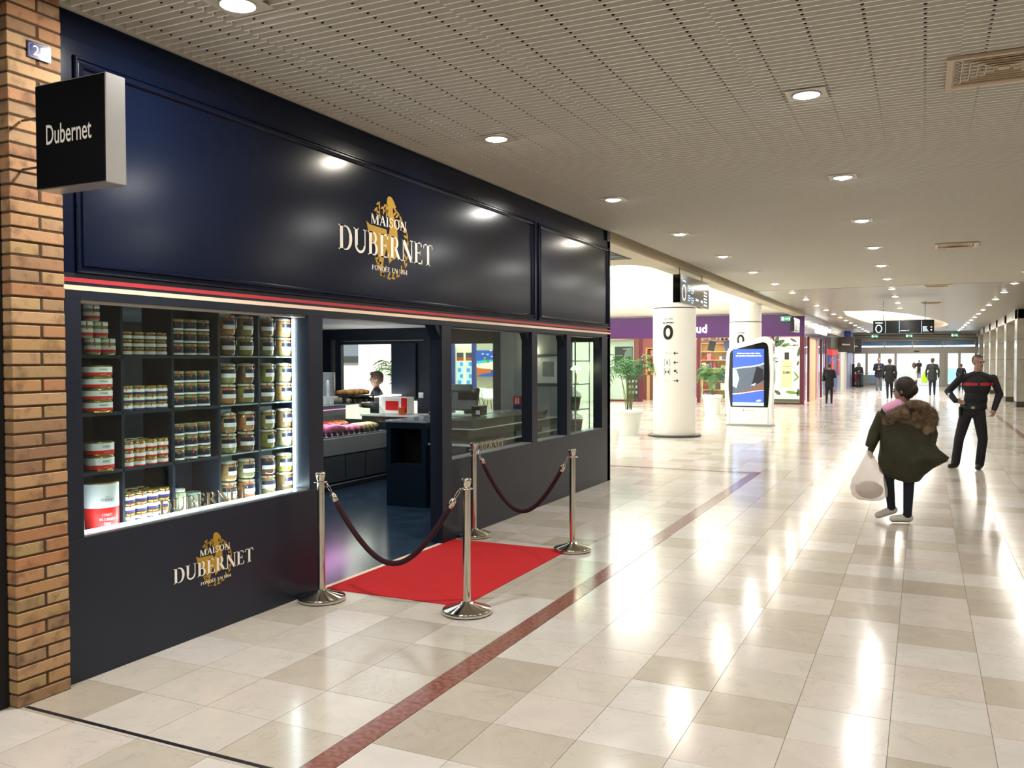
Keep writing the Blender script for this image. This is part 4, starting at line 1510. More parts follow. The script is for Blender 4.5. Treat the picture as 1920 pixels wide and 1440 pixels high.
# ================================================================ THROUGH THE SHOP: hall pieces behind it
wp = struct(MB().box(-11.05, -9.4, 15.5, 15.9, 0, 5.2).build('wall_pier', mk('pier_white', '#fafaf8', rough=.6)))
cw = struct(MB().box(-17, -12.6, 21.5, 21.6, 0, 3.6).build('wall_cafe', 'white_plaster'))
t = thing('cafe_poster', 'grey blue framed poster seen through the hatch, far left', 'poster', (-15.45, 21.46, 2.25))
MB().box(-.6, .62, 0, .04, -.62, .62).build('frame', 'screen_grey', t)
MB().box(-.5, .5, -.01, 0, .0, .5).build('print', 'poster_mid', t)
MB().box(-.5, .5, -.01, 0, -.55, -.35).build('print', 'poster_dark', t)
t = thing('cafe_table', 'white high table seen through the hatch', 'table', (-13.7, 18.8, 0))
MB().box(-.5, .5, -.4, .4, 1.06, 1.12).build('table_top', 'white_gloss', t, bevel=.01)
for x in (-.42, .42):
    for y in (-.32, .32):
        MB().box(x - .04, x + .04, y - .04, y + .04, 0, 1.06).build('leg', 'white_gloss', t)
# travel agency
ta = thing('travel_agency', 'bright travel agency front with blue posts seen through the shop window', 'shopfront', (0, 0, 0))
YT = 25.2
mk('navy_post', '#25357c', rough=.4)
mk('cream_lit', '#efe2c6', rough=.5, emit='#f4e6c8', es=.25)
def tx(u, y=YT): return at(u, 700, 1, y)[0]
def tz(v, u=890, y=YT): return at(u, v, 1, y)[2]
MB().box(tx(815), tx(935), YT + 3.0, YT + 3.1, 0, 3.5).build('back_wall', 'cream_plaster', ta)
MB().box(tx(815), tx(935), YT, YT + .1, tz(641), 3.5).build('upper_band', mk('pale_green', '#c3cfc4', rough=.5), ta)
MB().box(tx(884.5), tx(891), YT, YT + .1, 0, tz(641)).build('blue_post', 'navy_post', ta)
MB().box(tx(836), tx(851), YT, YT + .1, 0, tz(641)).build('blue_post', 'navy_post', ta)
db = thing('brochure_rack', 'cream lit rack of blue holiday brochures in the travel agency window', 'rack', (0, 0, 0))
MB().box(tx(850.5), tx(884.5), YT + .12, YT + .2, tz(737), tz(651)).build('board', 'cream_lit', db)
mk('brochure_head', '#3c4348', rough=.5)
mk('brochure_red', '#b2442f', rough=.5)
mk('brochure_blue', '#4f8fd6', rough=.5, emit='#4f8fd6', es=.3)
mk('brochure_pale', '#b8dcf3', rough=.5, emit='#b8dcf3', es=.3)
for (u0, u1) in ((854, 866), (870.5, 882)):
    MB().box(tx(u0), tx(u1), YT + .1, YT + .12, tz(670), tz(661)).build('header_card', 'brochure_head', db)
    MB().box(tx(u0), tx(u1), YT + .1, YT + .12, tz(676), tz(670)).build('header_band', 'brochure_red', db)
    for i in range(5):
        v0 = 678 + i * 11.5
        MB().box(tx(u0), tx(u1), YT + .1, YT + .12, tz(v0 + 10), tz(v0)).build('brochure', 'brochure_pale', db)
        MB().box(tx(u0 + (2 if i % 2 else 6)), tx(u0 + (8 if i % 2 else 11)), YT + .09, YT + .1, tz(v0 + 8), tz(v0 + 1)).build('cover_photo', 'brochure_blue', db)
bp = thing('beach_poster', 'large tropical beach poster, blue sky over white and orange sand, in the travel agency', 'poster', (0, 0, 0))
Y2 = YT + 2.6
mk('sky_print', '#1f4fb4', rough=.4, emit='#2458c8', es=.35)
mk('lagoon_print', '#35b3cf', rough=.4, emit='#35b3cf', es=.35)
mk('sand_print', '#f2e4d2', rough=.4, emit='#f4e4d0', es=.4)
mk('dune_print', '#c8642a', rough=.4, emit='#c8642a', es=.3)
def X2(u): return at(u, 700, 1, Y2)[0]
def Z2(v): return at(905, v, 1, Y2)[2]
MB().box(X2(876), X2(932), Y2, Y2 + .05, Z2(706), Z2(657)).build('board', 'sky_print', bp)
FP = lambda u, v, w: (X2(u), Y2 - w, Z2(v))
mb = MB()
mb.poly([(876, 682), (932, 679), (932, 674), (876, 678)], FP, .001, .003, 0)
mb.poly([(889, 682), (905, 681), (932, 677), (932, 694), (905, 692), (889, 688)], FP, .003, .005, 1)
mb.poly([(889, 688), (905, 691), (921, 692), (920, 699), (905, 701), (893, 706), (889, 704)], FP, .006, .008, 2)
for (u, v) in ((905, 664), (914, 665), (920, 657.8), (922, 669)):
    mb.poly([(u - 2, v), (u, v - 1.5), (u + 3, v - 1), (u + 1, v + 1)], FP, .003, .005, 1)
for (u, v) in ((891, 668), (909, 672), (928, 664), (915, 677)):
    mb.poly([(u - 3, v + 3), (u - 1, v - 3), (u + 3, v - 1), (u + 2, v + 4)], FP, .003, .005, 3)
mb.build('print', ['lagoon_print', 'sand_print', 'dune_print', 'poster_green'], bp, fixn=False)
for i, (u, y) in enumerate(((896, YT + 1.6), (917, YT + 1.0))):
    x = at(u, 700, 1, y)[0]
    t = thing('shell_chair', 'white shell chair on thin black legs, %s in the travel agency' % ('left one' if i == 0 else 'right one beside the desk'), 'chair', (x, y, 0), 'white shell chairs')
    mb = MB()
    mb.lathe([(.0, .42), (.18, .43), (.25, .52), (.29, .68), (.30, .80)], n=16, cap=False, a0=PI * .1, a1=PI * 1.35)
    mb.lathe([(.0, .42), (.18, .43), (.23, .50)], n=16, cap=False)
    mb.build('shell', 'white_gloss', t)
    for sx in (-1, 1):
        for sy in (-1, 1):
            MB().tube([(sx * .1, sy * .1, .43), (sx * .24, sy * .24, 0)], .012, 6).build('leg', 'black_matte', t)
t = thing('agency_desk', 'dark desk edge behind the white shell chairs', 'desk', (tx(926) + .3, YT + 1.9, 0))
MB().box(-.9, .6, -.3, .4, .86, .92).build('desk_top', 'stone_dark', t)
MB().box(.0, .05, -.3, .4, 0, .86).build('leg', 'stone_dark', t)
# ================================================================ DISPLAY SHELVES
SX = -4.30
BY = [3.30, 3.65, 4.035, 4.435, 4.825, 5.26]
SZ = [.755, 1.09, 1.43, 1.765]
su = thing('display_shelves', 'navy pigeonhole shelf unit behind the lit display window', 'shelf', (0, 0, 0))
for i, y in enumerate(BY):
    MB().box(SX - .26, SX, y - .009, y + .009, .72, 2.09).build('upright', 'interior_navy', su, bevel=.001)
for r, z in enumerate(SZ):
    MB().box(SX - .26, SX, BY[0], BY[3], z - .018, z).build('shelf_board', 'interior_navy', su)
    MB().box(SX - .26, SX, BY[3], BY[5], z - .010, z).build('shelf_board', 'glass_shelf', su)
MB().box(SX - .26, SX - .25, BY[2], BY[3], .72, 2.09).build('back_board', 'interior_navy', su)
MB().box(SX - .26, SX - .25, BY[0], BY[1], .72, 2.09).build('back_board', 'interior_navy', su)
MB().box(SX - .30, XI - .002, BY[0] - .1, BY[5], .735, .737).build('display_base', 'white_gloss', su)
LEDC = (.86, .93, 1)
a = area_light('display_led_left', (-4.238, 3.245, 1.42), (-PI / 2, 0, -.5), .012, 1.25, 6.5, LEDC)
a = area_light('display_led_right', (-4.236, 5.094, 1.42), (PI / 2, 0, .45), .012, 1.25, 6.5, LEDC)
a = area_light('display_led_base', (-4.245, 4.17, .79), (PI, .35, 0), .012, 1.85, 6.5, LEDC)

mk('lid_gold', '#b59b4e', rough=.25, metal=.8)
mk('lid_white', '#eef0ee', rough=.3)
mk('label_white', '#e9e7ea', rough=.5)
mk('label_red', '#d8211f', rough=.4)
mk('label_navy', '#1b2136', rough=.4)
mk('label_purple', '#3d3470', rough=.4)
mk('tin_gold', '#a98f4a', rough=.25, metal=.9)
mk('seal_orange', '#c4713f', rough=.5)
mk('wire', '#cfcfcf', rough=.2, metal=1)
mk('band_red', '#b1402f', rough=.5)
CONT = []
for i, c in enumerate(('#8f8560', '#a5855a', '#b0764a', '#8a7f4a', '#77603f', '#b58f5f', '#9a9464', '#6d4a30', '#86853a')):
    mk('preserve_%d' % i, c, rough=.12, coat=1., var=(60, '#4f4428', .5, .9))
    CONT.append('preserve_%d' % i)


def jar_lo(d, h, lab, cont, lidm='lid_gold'):
    """screw-lid jar: body, label bands, lid, closing strip.  returns list of (name, mesh)"""
    r = d / 2
    out = []
    out.append(('glass_body', MB().lathe([(r * .8, 0), (r * .97, .004), (r, .01), (r, h * .70), (r * .9, h * .76), (r * .9, h * .8)], n=20).mesh('glass_body', cont, fixn=False)))
    out.append(('lid', MB().lathe([(r * .97, h * .76), (r * 1.0, h * .77), (r * 1.0, h * .97), (r * .95, h), (0, h)], n=20, cap=False).mesh('lid', lidm, fixn=False)))
    mb = MB()
    for (z0, z1, m) in lab:
        mb.lathe([(r + .0006, h * z0), (r + .0006, h * z1)], n=20, cap=False, mi=m, a0=-PI * .62, a1=PI * .42)
    out.append(('label', mb.mesh('label', ['label_white', 'label_red', 'label_navy', 'label_purple'], fixn=False)))
    mb = MB()
    a = -.42
    p = [Vector((math.cos(a + s), math.sin(a + s), 0)) for s in (-.07, .07)]
    zs = [h * .5, h * .97]
    rr = r + .0016
    mb.add([(p[0].x * rr, p[0].y * rr, zs[0]), (p[1].x * rr, p[1].y * rr, zs[0]), (p[1].x * rr, p[1].y * rr, zs[1]), (p[0].x * rr, p[0].y * rr, zs[1])], [(0, 1, 2, 3)])
    out.append(('seal_strip', mb.mesh('seal_strip', 'band_red', fixn=False)))
    return out


def clip_jar(d, h, cont):
    r = d / 2
    out = [('glass_body', MB().lathe([(r * .75, 0), (r * .95, .006), (r, .02), (r, h * .74), (r * .88, h * .82), (r * .88, h * .85)], n=22).mesh('glass_body', cont, fixn=False)),
           ('rubber_seal', MB().lathe([(r * .95, h * .845), (r * .99, h * .855), (r * .95, h * .87)], n=22).mesh('rubber_seal', 'seal_orange', fixn=False)),
           ('glass_lid', MB().lathe([(r * .98, h * .87), (r * 1.0, h * .90), (r * .95, h * .95), (r * .6, h), (0, h)], n=22, cap=False).mesh('glass_lid', 'glass_lid_m', fixn=False))]
    mb = MB()
    mb.lathe([(r + .0006, h * .30), (r + .0006, h * .50)], n=14, cap=False, mi=0, a0=-PI * .33, a1=PI * .38)
    mb.lathe([(r + .0006, h * .50), (r + .0006, h * .70)], n=14, cap=False, mi=1, a0=-PI * .33, a1=PI * .38)
    out.append(('label', mb.mesh('label', ['label_white', 'label_navy'], fixn=False)))
    mb = MB()
    a = .35
    c, s = math.cos(a), math.sin(a)
    mb.tube([(r * 1.02 * c, r * 1.02 * s, h * .70), (r * 1.13 * c, r * 1.13 * s, h * .80), (r * 1.08 * c, r * 1.08 * s, h * .93), (r * .9 * c, r * .9 * s, h * .98)], .0017, 5)
    mb.tube([(r * .9 * math.cos(t), r * .9 * math.sin(t), h * .81) for t in [k * PI / 8 for k in range(17)]], .0013, 4)
    out.append(('wire_clip', mb.mesh('wire_clip', 'wire', fixn=False)))
    mb = MB()
    rr = r + .003
    for s0 in (0.,):
        p = [(rr * math.cos(q - .05), rr * math.sin(q - .05)) for q in (-.30, -.16)]
        mb.add([(p[0][0], p[0][1], h * .72), (p[1][0], p[1][1], h * .72), (p[1][0], p[1][1], h * .97), (p[0][0], p[0][1], h * .97)], [(0, 1, 2, 3)])
    out.append(('seal_strip', mb.mesh('seal_strip', 'band_red', fixn=False)))
    return out


mk('glass_lid_m', '#b9bfae', rough=.1, coat=1)


def wrap(r, a0):
    return lambda u, v, w=0.: ((r + w) * math.cos(a0 + u / r), (r + w) * math.sin(a0 + u / r), v)


def tin(d, h, big=False):
    r = d / 2
    f = .43 if not big else .46
    out = [('can_body', MB().lathe([(r * .985, .002), (r * .985, h - .002)], n=36).mesh('can_body', 'tin_gold', fixn=False)),
           ('rim', MB().lathe([(r * 1.0, h - .006), (r * 1.012, h - .003), (r * 1.0, h), (r * .97, h), (r * .965, h - .004), (0, h - .004)], n=36, cap=False).lathe([(r * 1.0, 0), (r * 1.012, .003), (r, .006)], n=36, cap=False).mesh('rim', 'tin_gold', fixn=False))]
    z1 = h - (.007 if not big else .008)
    mb = MB()
    mb.lathe([(r * .992, h * f), (r * .992, z1)], n=36, cap=False, mi=0)
    mb.lathe([(r * .992, .012 if not big else .007), (r * .992, h * f)], n=36, cap=False, mi=1)
    out.append(('label', mb.mesh('label', ['label_white', 'label_red'], fixn=False)))
    a0 = -.50 if not big else -.62
    g = wrap(r * .992 + .0006, a0)
    mb = MB()
    gg = lambda u, v, w: g(u, v, 0)
    if big:
        serif_mb('DUBERNET', gg, -.004, .075, h * .60, h * .665, 0, 0, 0, mb)
        serif_mb('MAISON', gg, .022, .05, h * .69, h * .71, 0, 0, 0, mb)
        serif_mb('CONFIT', gg, -.0, .062, h * .285, h * .34, 0, 0, 1, mb)
        serif_mb('DE CANARD', gg, -.012, .080, h * .19, h * .245, 0, 0, 1, mb)
        text_mb('Cuisses', .02, lambda u, v: g(u, v), bold=.0002, fit=(.012, .05, h * .10, h * .155), mi=1, mb=mb)
    else:
        serif_mb('DUBERNET', gg, .005, .055, h * .62, h * .74, 0, 0, 0, mb)
        serif_mb('CONFIT', gg, .012, .05, h * .22, h * .32, 0, 0, 1, mb)
    out.append(('lettering', mb.mesh('lettering', ['ink_black', 'label_white'], fixn=False)))
    return out


def place(kind, parts, x, y, z, label, cat, group, rz=0.):
    t = thing(kind, label, cat, (x, y, z), group, rz=rz)
    for n_, me in parts:
        link_mesh(n_, me, t)
    return t


mk('dark_terrine', '#4a4330', rough=.12, coat=1.)
mk('lid_olive', '#9b9368', rough=.3, metal=.6)
SH = ['bottom', 'third', 'second', 'top']
LY = ['bottom', 'middle', 'top']
NU = ['first', 'second', 'third', 'fourth']
JX = -4.352
# bay 1
J1 = jar_lo(.088, .096, [(.16, .33, 1), (.33, .56, 0)], CONT[6], 'lid_white')
for (y, z, w) in ((3.475, 1.7655, 'bottom left'), (3.575, 1.7655, 'bottom right'), (3.425, 1.862, 'middle left'), (3.525, 1.862, 'middle right'), (3.47, 1.9585, 'topmost')):
    place('preserve_jar', J1, JX + .02, y, z, 'white-lidded jar with red band, %s of the pyramid, leftmost bay' % w, 'jar', 'white-lidded jars in the leftmost bay')
T1 = tin(.182, .068)
for k in range(4):
    place('food_tin', T1, JX - .01, 3.515, 1.4305 + k * .0685, 'red and white flat tin, %s of the stack of four' % ('lowest', 'second from below', 'third from below', 'topmost')[k], 'tin', 'red and white tins')
T2 = tin(.168, .085)
for k in range(2):
    place('food_tin', T2, JX - .01, 3.53, 1.0905 + k * .0855, 'red and white tin, %s of the stack of two on third shelf' % ('lower', 'upper')[k], 'tin', 'red and white tins')
T3 = tin(.205, .27, True)
place('food_tin', T3, JX - .01, 3.535, .7555, 'large red and white tin reading CONFIT DE CANARD, bottom left', 'tin', 'red and white tins')
# bay 2
J2 = {3: jar_lo(.082, .047, [(.02, .12, 2), (.12, .52, 0)], CONT[4]),
      2: jar_lo(.082, .049, [(.02, .28, 3), (.28, .62, 0)], CONT[6]),
      1: jar_lo(.084, .052, [(.02, .17, 1), (.17, .58, 0)], CONT[1]),
      0: jar_lo(.088, .060, [(.02, .28, 3), (.28, .62, 0)], CONT[5])}
look = {3: 'white-labelled', 2: 'white and purple labelled', 1: 'white and red labelled', 0: 'white and mauve labelled'}
for s in (3, 2, 1, 0):
    hh = {3: .047, 2: .049, 1: .052, 0: .060}[s]
    for c in range(4):
        for l in range(3):
            place('preserve_jar', J2[s], JX + .01, 3.706 + c * .0885 + (.0 if s else .002), SZ[s] + .0005 + l * (hh + .0005),
                  'small %s jar, second bay, %s shelf, %s layer, %s from left' % (look[s], SH[s], LY[l], NU[c]), 'jar', 'small flat jars in the second bay', rz=rnd.uniform(-.15, .15))
# back rows, visible over the front ones on two shelves
for s in (1, 0):
    for c in range(3):
        hh = {1: .052, 0: .060}[s]
        for l in range(3):
            place('preserve_jar', J2[s], JX - .10, 3.75 + c * .09, SZ[s] + .0005 + l * (hh + .0005), 'small jar in the back row of the second bay, %s shelf, %s layer, %s' % (SH[s], LY[l], NU[c]), 'jar', 'back row jars')
# bay 3
for s in (3, 2, 1):
    J3 = jar_lo(.108, .078 if s != 2 else .077, [(.06, .22, 0), (.22, .60, 2)], 'dark_terrine', 'lid_olive')
    for c in range(3):
        for l in range(3):
            place('preserve_jar', J3, JX, (4.10 if s != 2 else 4.10) + c * .112, SZ[s] + .0005 + l * .079,
                  'navy-labelled jar, third bay, %s shelf, %s layer, %s from left' % (SH[s], LY[l], NU[c]), 'jar', 'navy-labelled jars in the third bay', rz=rnd.uniform(-.25, .25))
mk('asparagus', '#b9bd85', rough=.3, coat=1)
mk('clear_glass', '#9aa79b', rough=.06, coat=1, alpha=.35)
t = thing('asparagus_jar', 'tall jar of white asparagus with white lid, third bay bottom shelf', 'jar', (JX, 4.12, .7555))
MB().lathe([(.034, 0), (.040, .006), (.040, .12), (.034, .13)], n=20).build('glass_body', 'asparagus', t, fixn=False)
MB().lathe([(.038, .13), (.038, .148), (0, .149)], n=20, cap=False).build('lid', 'lid_white', t, fixn=False)
for k in range(7):
    a = -1.6 + k * .45
    MB().tube([(.039 * math.cos(a), .039 * math.sin(a), .008), (.039 * math.cos(a), .039 * math.sin(a), .12)], .005, 6).build('asparagus_spear', 'lid_white', t)
t = thing('glass_tumbler', 'empty clear glass jar beside the asparagus jar', 'jar', (JX, 4.24, .7555))
MB().lathe([(0, .004), (.045, .004), (.050, .0), (.052, .012), (.052, .105), (.0535, .11), (.051, .112), (.050, .104), (.049, .015)], n=24, cap=False).build('glass_body', 'clear_glass', t, fixn=False)
# bays 4 and 5
ks = 0
for s in (3, 2, 1, 0):
    for c, y in enumerate((4.565, 4.745, 4.96, 5.15)):
        for l in range(2):
            ks += 1
            place('clip_jar', clip_jar(.118, .142, CONT[(ks * 4 + c * 2 + s) % 9]), JX - .005, y, SZ[s] + .0005 + l * .1425,
                  'clip-top jar, %s bay, %s shelf, %s, %s one of the stack' % ('fourth' if c < 2 else 'rightmost', SH[s], ('left column', 'right column')[c % 2], ('lower', 'upper')[l]), 'jar', 'clip-top jars in the right bays', rz=rnd.uniform(-.5, .3))

# ================================================================ SHOP COUNTERS
dc = thing('deli_counter', 'stainless steel refrigerated deli counter with dark front panels', 'counter', (-7.1, 0, 0))
MB().box(-.85, 0, 7.3, 10.72, .47, .70).build('drip_band', 'steel', dc, bevel=.006)
MB().box(-.80, -.03, 7.35, 10.68, .10, .47).build('base_body', 'dark_steel', dc)
MB().box(-.78, -.05, 7.4, 10.65, .0, .07).build('kick_plinth', 'dark_steel', dc)
y = 10.62
k = 0
while y > 7.6:
    MB().box(-.03, -.012, y - .46, y - .02, .11, .455).build('front_panel', 'dark_steel', dc, bevel=.004)
    y -= .475
MB().tube([(-.01, 7.4, .075), (-.01, 10.65, .075)], .011, 8).build('foot_rail', 'steel', dc)
# deck and back
MB().box(-.82, -.03, 7.32, 10.70, .70, .72).build('deck', 'steel', dc)
MB().box(-.85, -.78, 7.3, 10.72, .70, 1.12).build('rear_panel', 'dark_steel', dc)
mb = MB()
prof = [(-.015, .72), (-.03, .85), (-.09, 1.0), (-.20, 1.12)]
for i in range(3):
    a_, b_ = prof[i], prof[i + 1]
    mb.quad((a_[0], 7.3, a_[1]), (a_[0], 10.72, a_[1]), (b_[0], 10.72, b_[1]), (b_[0], 7.3, b_[1]))
mb.add([(p[0], 10.72, p[1]) for p in prof] + [(-.8, 10.72, 1.12), (-.8, 10.72, .72)], [tuple(range(6))])
mb.build('curved_glass', 'pane', dc, fixn=False)
MB().box(-.85, -.18, 7.3, 10.72, 1.12, 1.132).build('glass_shelf', 'glass_shelf', dc, bevel=.002)
MB().tube([(-.10, 9.05, .72), (-.42, 9.35, 1.12)], .014, 8).build('strut', 'steel', dc)
MB().box(-.84, -.42, 10.80, 11.7, 1.185, 1.205).build('rear_ledge', 'glow_white', dc)
mk('pink_meat', '#c57a8d', rough=.35, var=(30, '#a3545f'), coat=.4)
mk('roast', '#7c4320', rough=.35, var=(40, '#a8642e'), coat=.4)
mk('pale_meat', '#c9bb92', rough=.4, var=(30, '#a99258'), coat=.3)
mk('crust', '#9a6430', rough=.6, var=(18, '#c99a56', .4, .6))
mk('flour_crust', '#a79b84', rough=.7, var=(14, '#7d7463'))
mk('tray_white', '#dfe3e2', rough=.3)


def blob_row(name, label, cat, group, pts, r, m, loc):
    for i, (p, q) in enumerate(pts):
        o = MB().tube([Vector(p).lerp(Vector(q), t) + Vector((0, 0, .3 * r * math.sin(PI * t))) for t in [j / 8 for j in range(9)]], [r * (.35 + .65 * math.sin(PI * (.12 + .76 * j / 8)) ** .5) for j in range(9)], 12).build(name, m, None, loc)
        tag(o, label % ORD[i], cat, group)


blob_row('sausage', 'thick pink sausage in the deli counter, %s from the doorway', 'sausage', 'pink sausages', [((-.36 + i * .15, 9.36 + i * .10, .79), (-.24 + i * .1, 9.68 + i * .12, .79)) for i in range(2)], .062, 'pink_meat', (-7.1, 0, 0))
blob_row('ham_piece', 'pink ham piece in the deli counter, %s from the left', 'meat', 'ham pieces', [((-.38, 9.84 + i * .15, .775), (-.12, 9.90 + i * .15, .775)) for i in range(3)], .05, 'pink_meat', (-7.1, 0, 0))
blob_row('roast_duck', 'glazed brown roast in the deli counter, %s from the left', 'meat', 'brown roasts', [((-.70, 9.75 + i * .16, .80), (-.46, 9.85 + i * .16, .80)) for i in range(4)], .062, 'roast', (-7.1, 0, 0))
blob_row('pate_piece', 'pale cooked piece in the deli counter, %s from the left', 'meat', 'pale pieces', [((-.42, 10.28 + i * .10, .78), (-.14, 10.32 + i * .10, .78)) for i in range(4)], .05, 'pale_meat', (-7.1, 0, 0))
for i in range(12):
    o = MB().obox((0, 0, .03), (.012, .075, .06), 0, ry=-.3).build('price_tag', 'black_matte', None, (-7.15, 9.1 + i * .125, .722))
    tag(o, 'small black price tag along the deli counter front, %s from the left' % ORD[i], 'price tag', 'price tags')
blob_row('baguette', 'crusty bread on the glass shelf, %s from the left', 'bread', 'breads on the counter', [((-.50, 9.95 + i * .14, 1.168), (-.20, 10.03 + i * .14, 1.168)) for i in range(5)], .042, 'flour_crust', (-7.1, 0, 0))
blob_row('loaf', 'golden loaf on the upper tray, %s from the left', 'bread', 'golden loaves', [((-.52, 10.14 + i * .12, 1.275), (-.26, 10.22 + i * .12, 1.275)) for i in range(4)], .04, 'crust', (-7.1, 0, 0))
t = thing('bread_tray', 'black tray of loaves on the deli counter', 'tray', (-7.50, 10.38, 1.134))
MB().box(-.18, .28, -.30, .30, .09, .10).build('tray_plate', 'black_matte', t)
for x in (-.18, .2):
    for y_ in (-.28, .22):
        MB().box(x - .01, x + .01, y_ - .01, y_ + .01, 0, .09).build('foot', 'black_matte', t)
t = thing('price_ticket', 'dark card with writing beside the loaves', 'card', (-7.34, 9.98, 1.134))
MB().obox((0, 0, .075), (.012, .14, .13), 0, ry=-.15).build('card', 'black_matte', t)
t = thing('vertical_grill', 'ribbed metal cylinder appliance on the deli counter', 'appliance', (-7.68, 10.02, 1.134))
MB().box(-.14, .14, -.13, .12, 0, .10).build('base_box', 'tray_white', t, bevel=.01)
mb = MB()
pr = []
for k in range(19):
    z = .10 + k * .018
    pr += [(.105, z), (.11, z + .004), (.11, z + .010), (.105, z + .014)]
mb.lathe(pr, n=28)
mb.build('ribbed_drum', 'steel', t, fixn=False)
for i, dy in enumerate((-.44, -.30)):
    t = thing('white_tower', 'slim white upright canister on the deli counter, %s' % ('left one' if i == 0 else 'right one'), 'canister', (-7.52, 10.12 + dy, 1.134))
    MB().lathe([(.022, 0), (.022, .29), (.018, .325), (.0, .34)], n=14).build('canister', 'lid_white', t)
    MB().box(-.06, .06, -.05, .05, -.0, .10).build('foot_block', 'tray_white', t)
pk = area_light('meat_counter_lamp', (-7.4, 9.6, 1.08), (0, 0, 0), .3, .9, 7, (1, .42, .95))
area_light('meat_counter_lamp_warm', (-7.45, 10.3, 1.08), (0, 0, 0), .3, .7, 4, (1, .93, .82))
# cash counter
cc = thing('cash_counter', 'black cash counter with pale top and square black recess facing the doorway', 'counter', (-5.53, 8.7, 0))
mk('counter_navy', '#14202e', rough=.35)
mk('counter_top', '#9aa3a8', rough=.15, coat=.5)
mk('recess', '#050507', rough=.7)
mb = MB()
# end panel with a recess: frame pieces
mb.box(-.275, .27, 0, 2.5, 0, .50)
mb.box(-.275, -.215, 0, 2.5, .50, .93)
mb.box(.215, .27, 0, 2.5, .50, .93)
mb.box(-.215, .215, .35, 2.5, .50, .93)
mb.box(-.275, .27, 0, 2.5, .93, 1.0)
mb.build('body', 'counter_navy', cc)
MB().box(-.214, .214, .33, .349, .50, .93).build('recess_back', 'recess', cc)
MB().box(-.214, .214, .005, .33, .501, .506).build('recess_floor', 'recess', cc)
MB().box(-.285, .28, -.01, 2.5, 1.0, 1.025).build('counter_top', 'counter_top', cc, bevel=.003)
MB().box(.27, .80, .10, 2.6, 0, .74).build('low_cabinet', 'counter_navy', cc)
MB().box(.25, .84, .06, 2.65, .74, .765).build('low_shelf', 'white_gloss', cc, bevel=.003)
MB().box(.78, .86, .1, 2.6, .84, .93).build('front_fascia', mk('counter_olive', '#4d4c41', rough=.3), cc)
MB().box(.30, .86, .1, 2.6, .93, .945).build('mid_shelf', 'white_gloss', cc)
MB().box(.40, .82, .15, 2.3, .946, 1.04).build('cash_drawer_row', 'counter_olive', cc, bevel=.008)
t = thing('accessible_sign', 'small blue wheelchair symbol plate on the low part of the cash counter', 'sign', (-5.20, 8.80, .766))
MB().box(-.05, .06, 0, .01, 0, .12).build('plate', mk('blue_sign', '#1c4690', rough=.3), t)
mb = MB()
big0(mb, lambda u, v: (u, -.002, v), 0, .035, .025, .025, .007, .007)
mb.add([(-.012, -.002, .055), (-.004, -.002, .055), (-.004, -.002, .1), (-.012, -.002, .1)], [(0, 1, 2, 3)])
mb.add([(-.012, -.002, .062), (.025, -.002, .062), (.025, -.002, .07), (-.012, -.002, .07)], [(0, 1, 2, 3)])
mb.build('wheelchair_symbol', 'letter_white', t, fixn=False)
po = thing('till', 'black point-of-sale till with tilted screen on the cash counter', 'till', (-5.30, 9.75, 1.026))
MB().obox((0, 0, .215), (.36, .05, .30), .15, rx=-.35).build('screen_housing', 'black_gloss', po, bevel=.01)
MB().obox((.02, -.15, .36), (.30, .05, .10), .15, rx=-.5).build('customer_display', 'dark_steel', po, bevel=.01)
MB().obox((0, .09, .14), (.12, .10, .26), .15, rx=.35).build('stand', 'black_gloss', po, bevel=.01)
MB().box(-.16, .18, -.14, .20, 0, .03).build('base', 'tray_white', po, bevel=.006)
t = thing('card_reader', 'black card terminal with white receipt on the counter beside the till', 'terminal', (-5.02, 9.60, 1.045))
MB().box(-.07, .07, -.09, .09, 0, .13).build('housing', 'black_gloss', t, bevel=.012)
MB().box(.005, .06, -.095, -.09, .02, .07).build('receipt', 'white_print', t)
t = thing('telephone', 'small black rounded phone at the left end of the counter top', 'telephone', (-5.45, 9.25, 1.026))
MB().ell((0, 0, .05), (.09, .06, .05)).build('shell', 'black_gloss', t)
MB().lathe([(.07, 0), (.07, .02)], n=16).build('foot', 'black_gloss', t)
t = thing('counter_cable', 'pale cable looping over the drawer boxes behind the window', 'cable', (0, 0, 0))
MB().tube([(-4.95, 9.5 + .9 * k / 14, 1.045 + .03 * math.sin(k / 14 * PI) - (0 if k < 9 else (k - 9) * .018)) for k in range(15)], .004, 6).build('cable', 'white_print', t)
# right hand pale wall details
t = thing('framed_picture', 'small framed picture with a brass lamp above it on the pale wall', 'picture', (-5.02, YW - .002, 1.60))
mb = MB()
for (x0, x1, z0, z1) in ((-.24, .24, .20, .23), (-.24, .24, -.23, -.20), (-.24, -.21, -.23, .23), (.21, .24, -.23, .23)):
    mb.box(x0, x1, -.03, 0, z0, z1)
mb.build('frame', 'dark_steel', t)
MB().box(-.21, .21, -.01, 0, -.20, .20).build('mount', 'poster_light', t)
MB().box(-.08, .10, -.014, -.01, -.1, .12).build('print', 'poster_mid', t)
t = thing('picture_lamp', 'small white dome lamp above the framed picture', 'lamp', (-5.26, YW - .06, 1.86))
MB().lathe([(.07, 0), (.065, .03), (.03, .05), (0, .055)], n=20, cap=False).build('shade', 'lens_warm', t)
MB().tube([(0, .06, .02), (0, 0, .05)], .008, 8).build('arm', 'steel', t)
t = thing('fire_notice', 'red square fire instruction notice on the pale wall', 'notice', (-5.52, YW - .002, 1.13))
MB().box(-.07, .07, -.006, 0, -.07, .07).build('plate', 'box_red', t)
MB().box(-.07, .07, -.007, 0, -.12, -.07).build('blue_band', 'blue_sign', t)
mb = MB()
